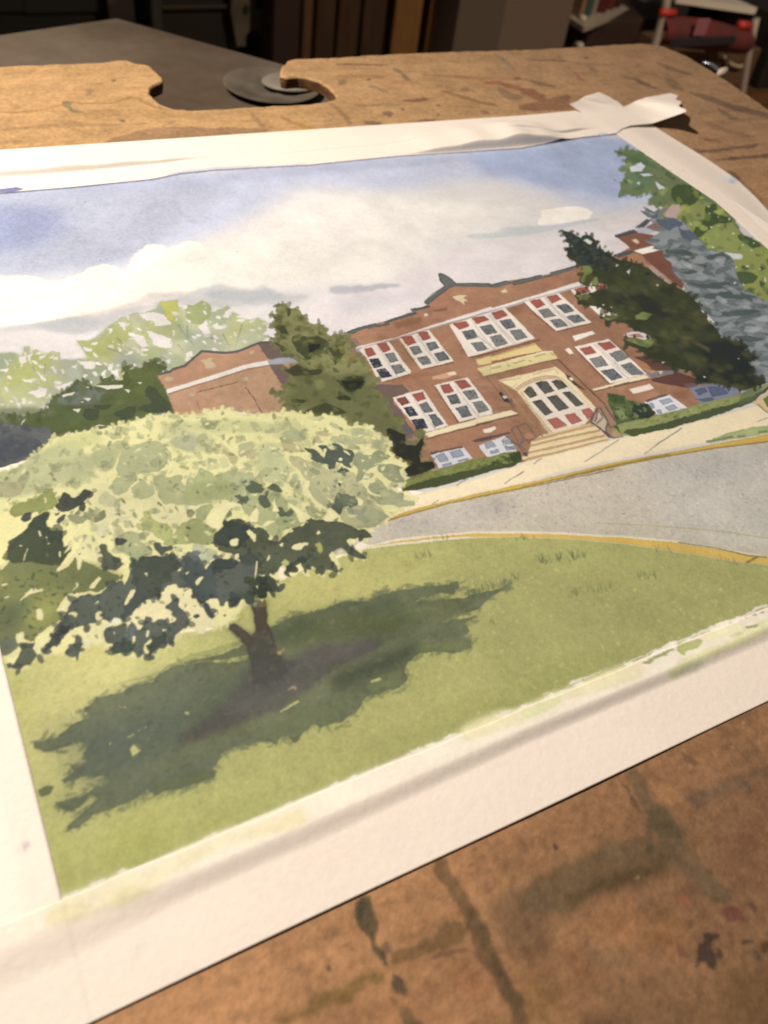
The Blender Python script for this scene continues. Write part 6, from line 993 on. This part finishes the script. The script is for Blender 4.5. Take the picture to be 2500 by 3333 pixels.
board_mat = mat('worn stained plywood', vcol='Paint', rough=0.62, spec=0.25, grain=0.22, gscale=330, bump=0.0003, bscale=420)
edge_mat = mat('raw board edge', (0.20, 0.11, 0.055), 0.8, 0.2, base2=(0.10, 0.05, 0.025), mscale=90, stretch=(1, 1, 4))
board = empty('drawing_board', 'worn brown wooden drawing board with paint stains and a hand-hold cut in its far edge', 'drawing board', (0.3, 0.3, -0.0095))
o_ = np.array([0.3, 0.3, -0.0095])
wb = sample(TV)
link('board_top', quads('board_top', np.column_stack([TV * H, 0 * TV[:, 0]]) - o_, TF, board_mat, wb), board, 'stained brown top face')
rings = [np.column_stack([INN * H, np.zeros(nO)]), np.column_stack([inset(OUT, 0.002) * H, np.full(nO, -0.0005)]), np.column_stack([OUT * H, np.full(nO, -0.0017)]), np.column_stack([inset(OUT, 0.001) * H, np.full(nO, -0.0060)]), np.column_stack([inset(OUT, 0.004) * H, np.full(nO, -0.0095)])]
RV = np.vstack(rings); i_ = np.arange(nO); j_ = (i_ + 1) % nO
RF = np.vstack([np.column_stack([k * nO + i_, k * nO + j_, (k + 1) * nO + j_, (k + 1) * nO + i_]) for k in range(2)])
RF2 = np.vstack([np.column_stack([k * nO + i_, k * nO + j_, (k + 1) * nO + j_, (k + 1) * nO + i_]) for k in range(2, 4)])
link('rounded_rim', quads('rounded_rim', RV - o_, RF, board_mat, np.vstack([sample(INN)] * 5) * 1.04), board)
link('cut_edge', quads('cut_edge', RV - o_, RF2, edge_mat), board, 'dark cut edge of the board')
bv, bf = [(x * H - .3, y * H - .3, 0.0001) for x, y in inset(OUT, 0.004)], None
T_ = tessellate_polygon([[Vector((x, y, 0)) for x, y, z in bv]])
link('underside', pymesh('underside', bv, T_, edge_mat), board)
# ------------------------------------------------------------------ the room behind, out of focus
FLOOR = -0.75
def place(name, V, F, m, parent=None, smooth=False, **kw):
    """one mesh; V in world coordinates, origin at its base (or at its parent's)"""
    V = np.asarray(V, float)
    if parent is None:
        b = (V.min(0) + V.max(0)) / 2; b[2] = V[:, 2].min()
        o = link(name, pymesh(name, V - b, F, m, smooth), None, **kw); o.location = b
    else:
        o = link(name, pymesh(name, V - np.array(parent.location), F, m, smooth), parent, **kw)
    return o
def px_box(x0, y0, x1, y1, Y, depth, floor=False, b=0.004):     # a box whose front, at distance Y, fills these photo pixels
    q = at_y([(x0, (y0 + y1) / 2), (x1, (y0 + y1) / 2), ((x0 + x1) / 2, y0), ((x0 + x1) / 2, y1)], Y)
    return boxv(q[0, 0], q[1, 0], Y, Y + depth, FLOOR if floor else q[3, 2], q[2, 2], b)
floor_m = mat('floor boards', (0.17, 0.075, 0.030), 0.5, 0.3, base2=(0.10, 0.046, 0.020), mscale=3, stretch=(1, 8, 1))
place('floor', [(-5, 0.2, FLOOR), (9, 0.2, FLOOR), (9, 9, FLOOR), (-5, 9, FLOOR)], [(0, 1, 2, 3)], floor_m, kind='structure')
# grey side table under the far edge
ZT = -0.08
q = at_z([(380, 60), (-700, 216), (1500, 372)], ZT)[:, :2]
gt = empty('side_table', 'low grey side table under the far edge of the drawing board', 'table', (float(q[0, 0]), float(q[0, 1]) - 0.3, FLOOR))
grey_m = mat('grey table top', (0.072, 0.052, 0.036), 0.7, 0.2, base2=(0.185, 0.160, 0.126), mscale=4, grain=0.1, gscale=60)
V, F = prism([tuple(q[0]), tuple(q[1]), (q[1, 0] + 0.05, 0.25), (q[2, 0] + 0.02, 0.25), tuple(q[2])], ZT - 0.025, ZT)
place('table_top', V, F, grey_m, gt)
dark_m = mat('dark stained wood', (0.02, 0.016, 0.012), 0.6)
for (x_, y_) in ((q[0, 0], q[0, 1] - .08), (q[1, 0] + .12, .62), (q[1, 0] + .12, .34), (q[2, 0] - .03, .34)):
    place('leg', *boxv(x_ - .02, x_ + .02, y_ - .02, y_ + .02, FLOOR, ZT - .0255), dark_m, gt)
# glass dish on it
c_ = at_z([(885, 297)], ZT)[0]
prof = [(0.0, .004), (.010, .004), (.016, .0075), (.020, .0055), (.027, .006), (.033, .010), (.043, .0135), (.047, .015), (.049, .014), (.046, .0105), (.036, .004), (.030, 0.0), (0.0, 0.0)]
n_ = 40; V, F = [], []
for r_, z_ in prof:
    for k in range(n_): t = 2 * math.pi * k / n_; V.append((c_[0] + r_ * math.cos(t), c_[1] + r_ * math.sin(t), ZT + .0006 + z_ * .45))
for i in range(len(prof) - 1):
    for k in range(n_): F.append((i * n_ + k, i * n_ + (k + 1) % n_, (i + 1) * n_ + (k + 1) % n_, (i + 1) * n_ + k))
dish = place('dish', V, F, mat('grey glass', (0.085, 0.076, 0.062), 0.7, 0.15, base2=(0.15, 0.13, 0.105), mscale=25), smooth=True, label='round grey glass dish on the side table, seen through the hand-hold', cat='dish')
V, F = [], []
for r_, z_ in ((.0, .0085), (.008, .0090), (.017, .0105), (.024, .0090), (.026, .0068), (.020, .0058), (.010, .0045)):
    for k in range(n_): t = 2 * math.pi * k / n_; V.append((c_[0] + .022 + r_ * math.cos(t) * 1.25, c_[1] + r_ * math.sin(t), ZT + z_ * .7 + .0030))
for i in range(6):
    for k in range(n_): F.append((i * n_ + k, i * n_ + (k + 1) % n_, (i + 1) * n_ + (k + 1) % n_, (i + 1) * n_ + k))
place('centre', V, F, mat('pale glaze', (0.24, 0.225, 0.195), 0.45, 0.4), dish, True)
# far left: low dark cabinet
dk = mat('black green paint', (0.012, 0.013, 0.010), 0.6, 0.3)
lc = empty('low_cabinet', 'low black cabinet standing on the floor beyond the side table', 'cabinet', (0.2, 3.0, FLOOR))
b_ = px_box(-500, -420, 335, 70, 3.0, .5, True); place('carcass', *b_, dk, lc)
for xx in (-250, 60, 325):
    place('door', *px_box(xx - 280, -400, xx - 10, 45, 2.985, .012), mat('black green panel', (0.017, 0.018, 0.014), 0.5), lc)
# bench with an arched end
be = empty('arched_bench', 'small dark bench with a grey arched end panel and round holes', 'bench', (1.05, 2.8, FLOOR))
bg = mat('worn grey paint', (0.095, 0.078, 0.055), 0.7, base2=(0.06, 0.05, 0.035), mscale=12)
YB = 2.75
q = at_y([(752, 40), (772, 152), (800, 150), (800, 118), (812, 102), (828, 97), (845, 105), (852, 122), (854, 140), (880, 140), (888, 60), (878, -60), (850, -140), (790, -140), (758, -60)], YB)
o2 = [(x, z) for x, y, z in q]; n_ = len(o2)
V = [(x, YB, z) for x, z in o2] + [(x, YB + .03, z) for x, z in o2]
T = tessellate_polygon([[Vector((x, z, 0)) for x, z in o2]])
F = [(i, (i + 1) % n_, n_ + (i + 1) % n_, n_ + i) for i in range(n_)] + [tuple(t) for t in T] + [tuple(n_ + k for k in t) for t in T]
place('end_panel', V, F, bg, be)
for (x_, y_) in ((800, 32), (842, 16)):  # dark discs stand for the shade inside two round holes
    c_ = at_y([(x_, y_)], YB - .0015)[0]; V = [(c_[0] + .011 * math.cos(t), YB - .002, c_[2] + .014 * math.sin(t)) for t in np.linspace(0, 2 * math.pi, 16, endpoint=False)]
    V += [(x, YB - .001, z) for x, y, z in V]; place('finger_hole_dark', V, [tuple(range(16))] + [(i, (i + 1) % 16, 16 + (i + 1) % 16, 16 + i) for i in range(16)], dk, be)
place('body', *px_box(520, -60, 750, 112, YB + .04, .3, True), mat('dark bench body', (0.016, 0.013, 0.010), .6), be)
place('post', *px_box(488, -140, 524, 60, YB + .01, .03, True), mat('olive post', (0.036, 0.032, 0.024), .6), be)
place('rail', *px_box(524, 18, 752, 34, YB + .02, .02), mat('bench rail', (0.030, 0.022, 0.015), .6), be)
# brown cupboard
cu = empty('wooden_cupboard', 'tall dark brown wooden cupboard behind the hand-hold', 'cupboard', (1.7, 2.7, FLOOR))
YC = 2.66
wd = mat('dark brown wood', (0.055, 0.030, 0.014), 0.5, 0.3, base2=(0.036, 0.019, 0.009), mscale=7, stretch=(6, 6, 1))
place('carcass', *px_box(890, -420, 1296, 320, YC, .4, True), wd, cu)
wr = mat('red brown wood', (0.105, 0.052, 0.024), 0.5, 0.3, base2=(0.07, 0.034, 0.016), mscale=7, stretch=(6, 6, 1))
place('stile', *px_box(992, -420, 1024, 320, YC - .02, .018, True), wr, cu)
for x0_, x1_ in ((1036, 1100), (1110, 1182), (1192, 1288)):
    place('door', *px_box(x0_, -400, x1_, 300, YC - .016, .014, True), wd, cu)
place('left_panel', *px_box(893, -400, 984, 300, YC - .012, .011, True), mat('plum brown wood', (0.030, 0.016, 0.013), .55), cu)
om = mat('orange pine', (0.19, 0.098, 0.030), 0.5, 0.3, base2=(0.15, 0.075, 0.024), mscale=9, stretch=(8, 8, 1))
place('pine_board', *px_box(1298, -420, 1388, 320, 2.60, .02, True), om, label='wide orange pine board standing against the brown cupboard', cat='board')
place('pine_board', *px_box(1414, -420, 1456, 320, 2.64, .02, True), om, label='narrow orange pine board standing beside the grey cabinet', cat='board')
# filing cabinet
fc = empty('filing_cabinet', 'plain grey-beige metal cabinet standing right of the pine boards', 'cabinet', (2.2, 2.5, FLOOR))
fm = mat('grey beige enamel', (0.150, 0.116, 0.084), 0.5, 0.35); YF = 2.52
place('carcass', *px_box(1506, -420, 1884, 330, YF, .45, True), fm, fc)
place('left_panel', *px_box(1506, -418, 1660, 328, YF - .006, .005, True), mat('enamel with painted shade', (0.105, 0.082, 0.060), 0.5, 0.35), fc)  # thin sheet in a darker copy of the enamel: painted shade on the left
km = mat('white plastic', (0.55, 0.48, 0.40), .4)
for (x_, y_) in ((1893, 58), (1884, 146)):
    p = at_y([(x_, y_)], YF - .01)[0]; place('knob', *tube([(p[0], p[1] + .02, p[2]), (p[0], p[1] - .012, p[2]), (p[0], p[1] - .02, p[2])], [.006, .012, .007], 10), km, fc, True)
# shelf with books and a brown carton below
YS = 2.75
sh = empty('white_shelf', 'white shelf board with a brown panel below, right of the grey cabinet', 'shelf', (2.8, 2.75, FLOOR))
a_, b_ = at_y([(1903, 88)], YS - .1)[0], at_y([(2190, -30)], YS + .55)[0]
d_ = np.array([.02, .30, 0.]); V = [a_, b_, b_ + d_, a_ + d_]; V = V + [v - np.array([0, 0, .018]) for v in V]
place('shelf_board', V, [(0, 1, 2, 3), (7, 6, 5, 4), (0, 4, 5, 1), (1, 5, 6, 2), (2, 6, 7, 3), (3, 7, 4, 0)], mat('white laminate', (0.50, 0.44, 0.36), .4), sh)
place('lower_panel', *px_box(1894, 66, 2160, 330, YS + .06, .3, True), mat('brown panel', (0.060, 0.038, 0.026), .6, base2=(0.042, 0.027, 0.020), mscale=8), sh)
za = float(a_[2]); zb = float(b_[2])
for (x0_, x1_, y1_, c_, l_) in ((1912, 1926, 62, (0.30, 0.17, 0.09), 'thin tan book at the left end of the white shelf'), (1930, 1950, 55, (0.045, 0.10, 0.10), 'teal book standing on the white shelf'), (1952, 1966, 50, (0.30, 0.25, 0.2), 'cream book between the teal and the dark red books'), (1970, 2000, 44, (0.10, 0.022, 0.018), 'wider dark red book standing on the white shelf'), (2003, 2022, 34, (0.14, 0.03, 0.022), 'brighter red book right of the dark red one'), (2025, 2046, 24, (0.05, 0.02, 0.016), 'brown black book at the right end of the row')):
    bk = empty('book', l_, 'book', tuple(at_y([((x0_ + x1_) / 2, y1_)], YS + .02)[0]), 'books on the white shelf')
    yk = YS + .0 + (x0_ - 1912) / 140 * .22
    v_, f_ = px_box(x0_, -150, x1_, y1_, yk, .14); place('cover', v_, f_, mat('book cloth', c_, .6), bk)
# white desk at the far right
dw = empty('white_desk', 'white desk with a bright top at the far right corner', 'desk', (3.3, 2.6, FLOOR))
wm = mat('white desk top', (0.72, 0.66, 0.55), .45)
a_, b_ = at_y([(2205, -12), (2205, 6)], 2.62), at_y([(2720, 62), (2720, 96)], 2.30)
V = [a_[0], b_[0], b_[0] + np.array([.3, .7, 0]), a_[0] + np.array([.3, .7, 0])]; V = V + [v - np.array([0, 0, .022]) for v in V]
place('desk_top', V, [(0, 1, 2, 3), (7, 6, 5, 4), (0, 4, 5, 1), (1, 5, 6, 2), (2, 6, 7, 3), (3, 7, 4, 0)], wm, dw)
place('under_desk_dark', *px_box(2160, 10, 2900, 600, 2.95, .02, True), mat('dark under desk', (0.014, 0.011, 0.009), .7), dw)  # near-black sheet added for the shade under the desk
place('leg', *px_box(2466, 120, 2492, 420, 2.42, .03, True), mat('dark leg', (0.03, 0.024, 0.02), .6), dw)
p = at_y([(2400, -4)], 2.75)[0]; place('paper_pad', *boxv(p[0] - .12, p[0] + .16, p[1], p[1] + .2, p[2] - .012, p[2] + .012), mat('yellow paper', (0.55, 0.44, 0.22), .7), label='yellow paper pad lying on the white desk', cat='notepad')
# red chair
YR = 2.25
ch = empty('red_chair', 'small chair with a red patterned back and red-capped white legs', 'chair', tuple(at_y([(2300, 300)], YR)[0]))
def at_yx(x, y, Y=YR): return at_y([(x, y)], Y)[0]
lm = mat('pale metal leg', (0.36, 0.30, 0.25), .4); rm = mat('red plastic', (0.45, 0.045, 0.035), .4)
fab = mat('red patterned cloth', (0.15, 0.026, 0.022), .8, base2=(0.09, 0.03, 0.03), mscale=26)
place('leg', *tube([at_yx(2176, -60), at_yx(2168, 20), at_yx(2128, 160), at_yx(2060, 380)], .0135), lm, ch, True)
place('leg', *tube([at_yx(2462, 60), at_yx(2440, 160), at_yx(2412, 330), at_yx(2396, 440)], .0125), lm, ch, True)
place('cap', *tube([at_yx(2150, 40, YR - .01), at_yx(2196, 42, YR - .01)], [.012, .012], 10), rm, ch, True)
place('cap', *tube([at_yx(2404, 80, YR - .01), at_yx(2440, 84, YR - .01)], [.014, .014], 10), rm, ch, True)
top = [(2156, 50), (2200, 52), (2250, 54), (2300, 60), (2350, 72), (2400, 88), (2440, 92)]; bot = [(2142, 140), (2190, 150), (2250, 158), (2300, 162), (2350, 168), (2400, 172), (2424, 170)]
V = []
for (a1, a2) in zip(top, bot):
    for t in (0, .33, .66, 1.): v = at_yx(a1[0] + (a2[0] - a1[0]) * t, a1[1] + (a2[1] - a1[1]) * t); V.append(v + np.array([0, -.01 - .03 * math.sin(math.pi * t), 0]))
n0 = len(V); V = V + [v + np.array([0, .008, 0]) for v in V]; F = []
for i in range(6):
    for k in range(3): a0 = i * 4 + k; F += [(a0, a0 + 1, a0 + 5, a0 + 4), (n0 + a0 + 4, n0 + a0 + 5, n0 + a0 + 1, n0 + a0)]
for i in range(6): F += [(i * 4, i * 4 + 4, n0 + i * 4 + 4, n0 + i * 4), (i * 4 + 3, n0 + i * 4 + 3, n0 + i * 4 + 7, i * 4 + 7)]
place('backrest', V, F, fab, ch, True)
place('dark_band', *px_box(2186, 122, 2392, 152, YR - .052, .006), mat('dark blue band', (0.022, 0.018, 0.022), .8), ch)
place('patch', *px_box(2266, 62, 2306, 118, YR - .055, .006, b=.02), mat('mauve print', (0.26, 0.10, 0.12), .8), ch)
# carton and cable below
place('carton', *px_box(2150, 168, 2424, 560, YR + .12, .22, True), mat('brown card', (0.150, 0.088, 0.044), .8, base2=(0.11, 0.065, 0.034), mscale=8), label='brown cardboard carton standing under the red chair', cat='box')
place('cable', *tube([at_yx(2352, 176, YR + .1), at_yx(2366, 196, YR + .1), at_yx(2384, 210, YR + .1), at_yx(2406, 218, YR + .1), at_yx(2426, 210, YR + .1)], .005), mat('cream cable', (0.6, 0.5, 0.36), .5), smooth=True, label='short cream cable hanging in front of the brown carton', cat='cable')
place('dark_cabinet', *px_box(2440, 60, 2900, 640, 2.32, .3, True), mat('black brown wood', (0.016, 0.013, 0.011), .6), label='black-brown cabinet at the right edge behind the board', cat='cabinet')
# clip on the board's rounded corner
cl_ = empty('bulldog_clip', 'small steel clip with a white knob on the rounded corner of the board', 'clip', (2.87 * H, 2.60 * H, -0.004))
steel = mat('blue steel', (0.32, 0.38, 0.46), .25, .6, metal=.8)
pp = [at_z([p_], -0.004)[0] for p_ in ((2286, 204), (2302, 206), (2318, 212), (2334, 224), (2342, 234))]
place('spring', *tube(pp, [.0012, .002, .0022, .002, .0012], 8), steel, cl_, True)
p = at_z([(2352, 236)], -0.003)[0]; place('knob', *tube([p - np.array([.006, 0, .002]), p - np.array([.002, 0, 0]), p + np.array([.003, 0, .001]), p + np.array([.006, 0, 0])], [.0015, .004, .004, .0015], 12), km, cl_, True)
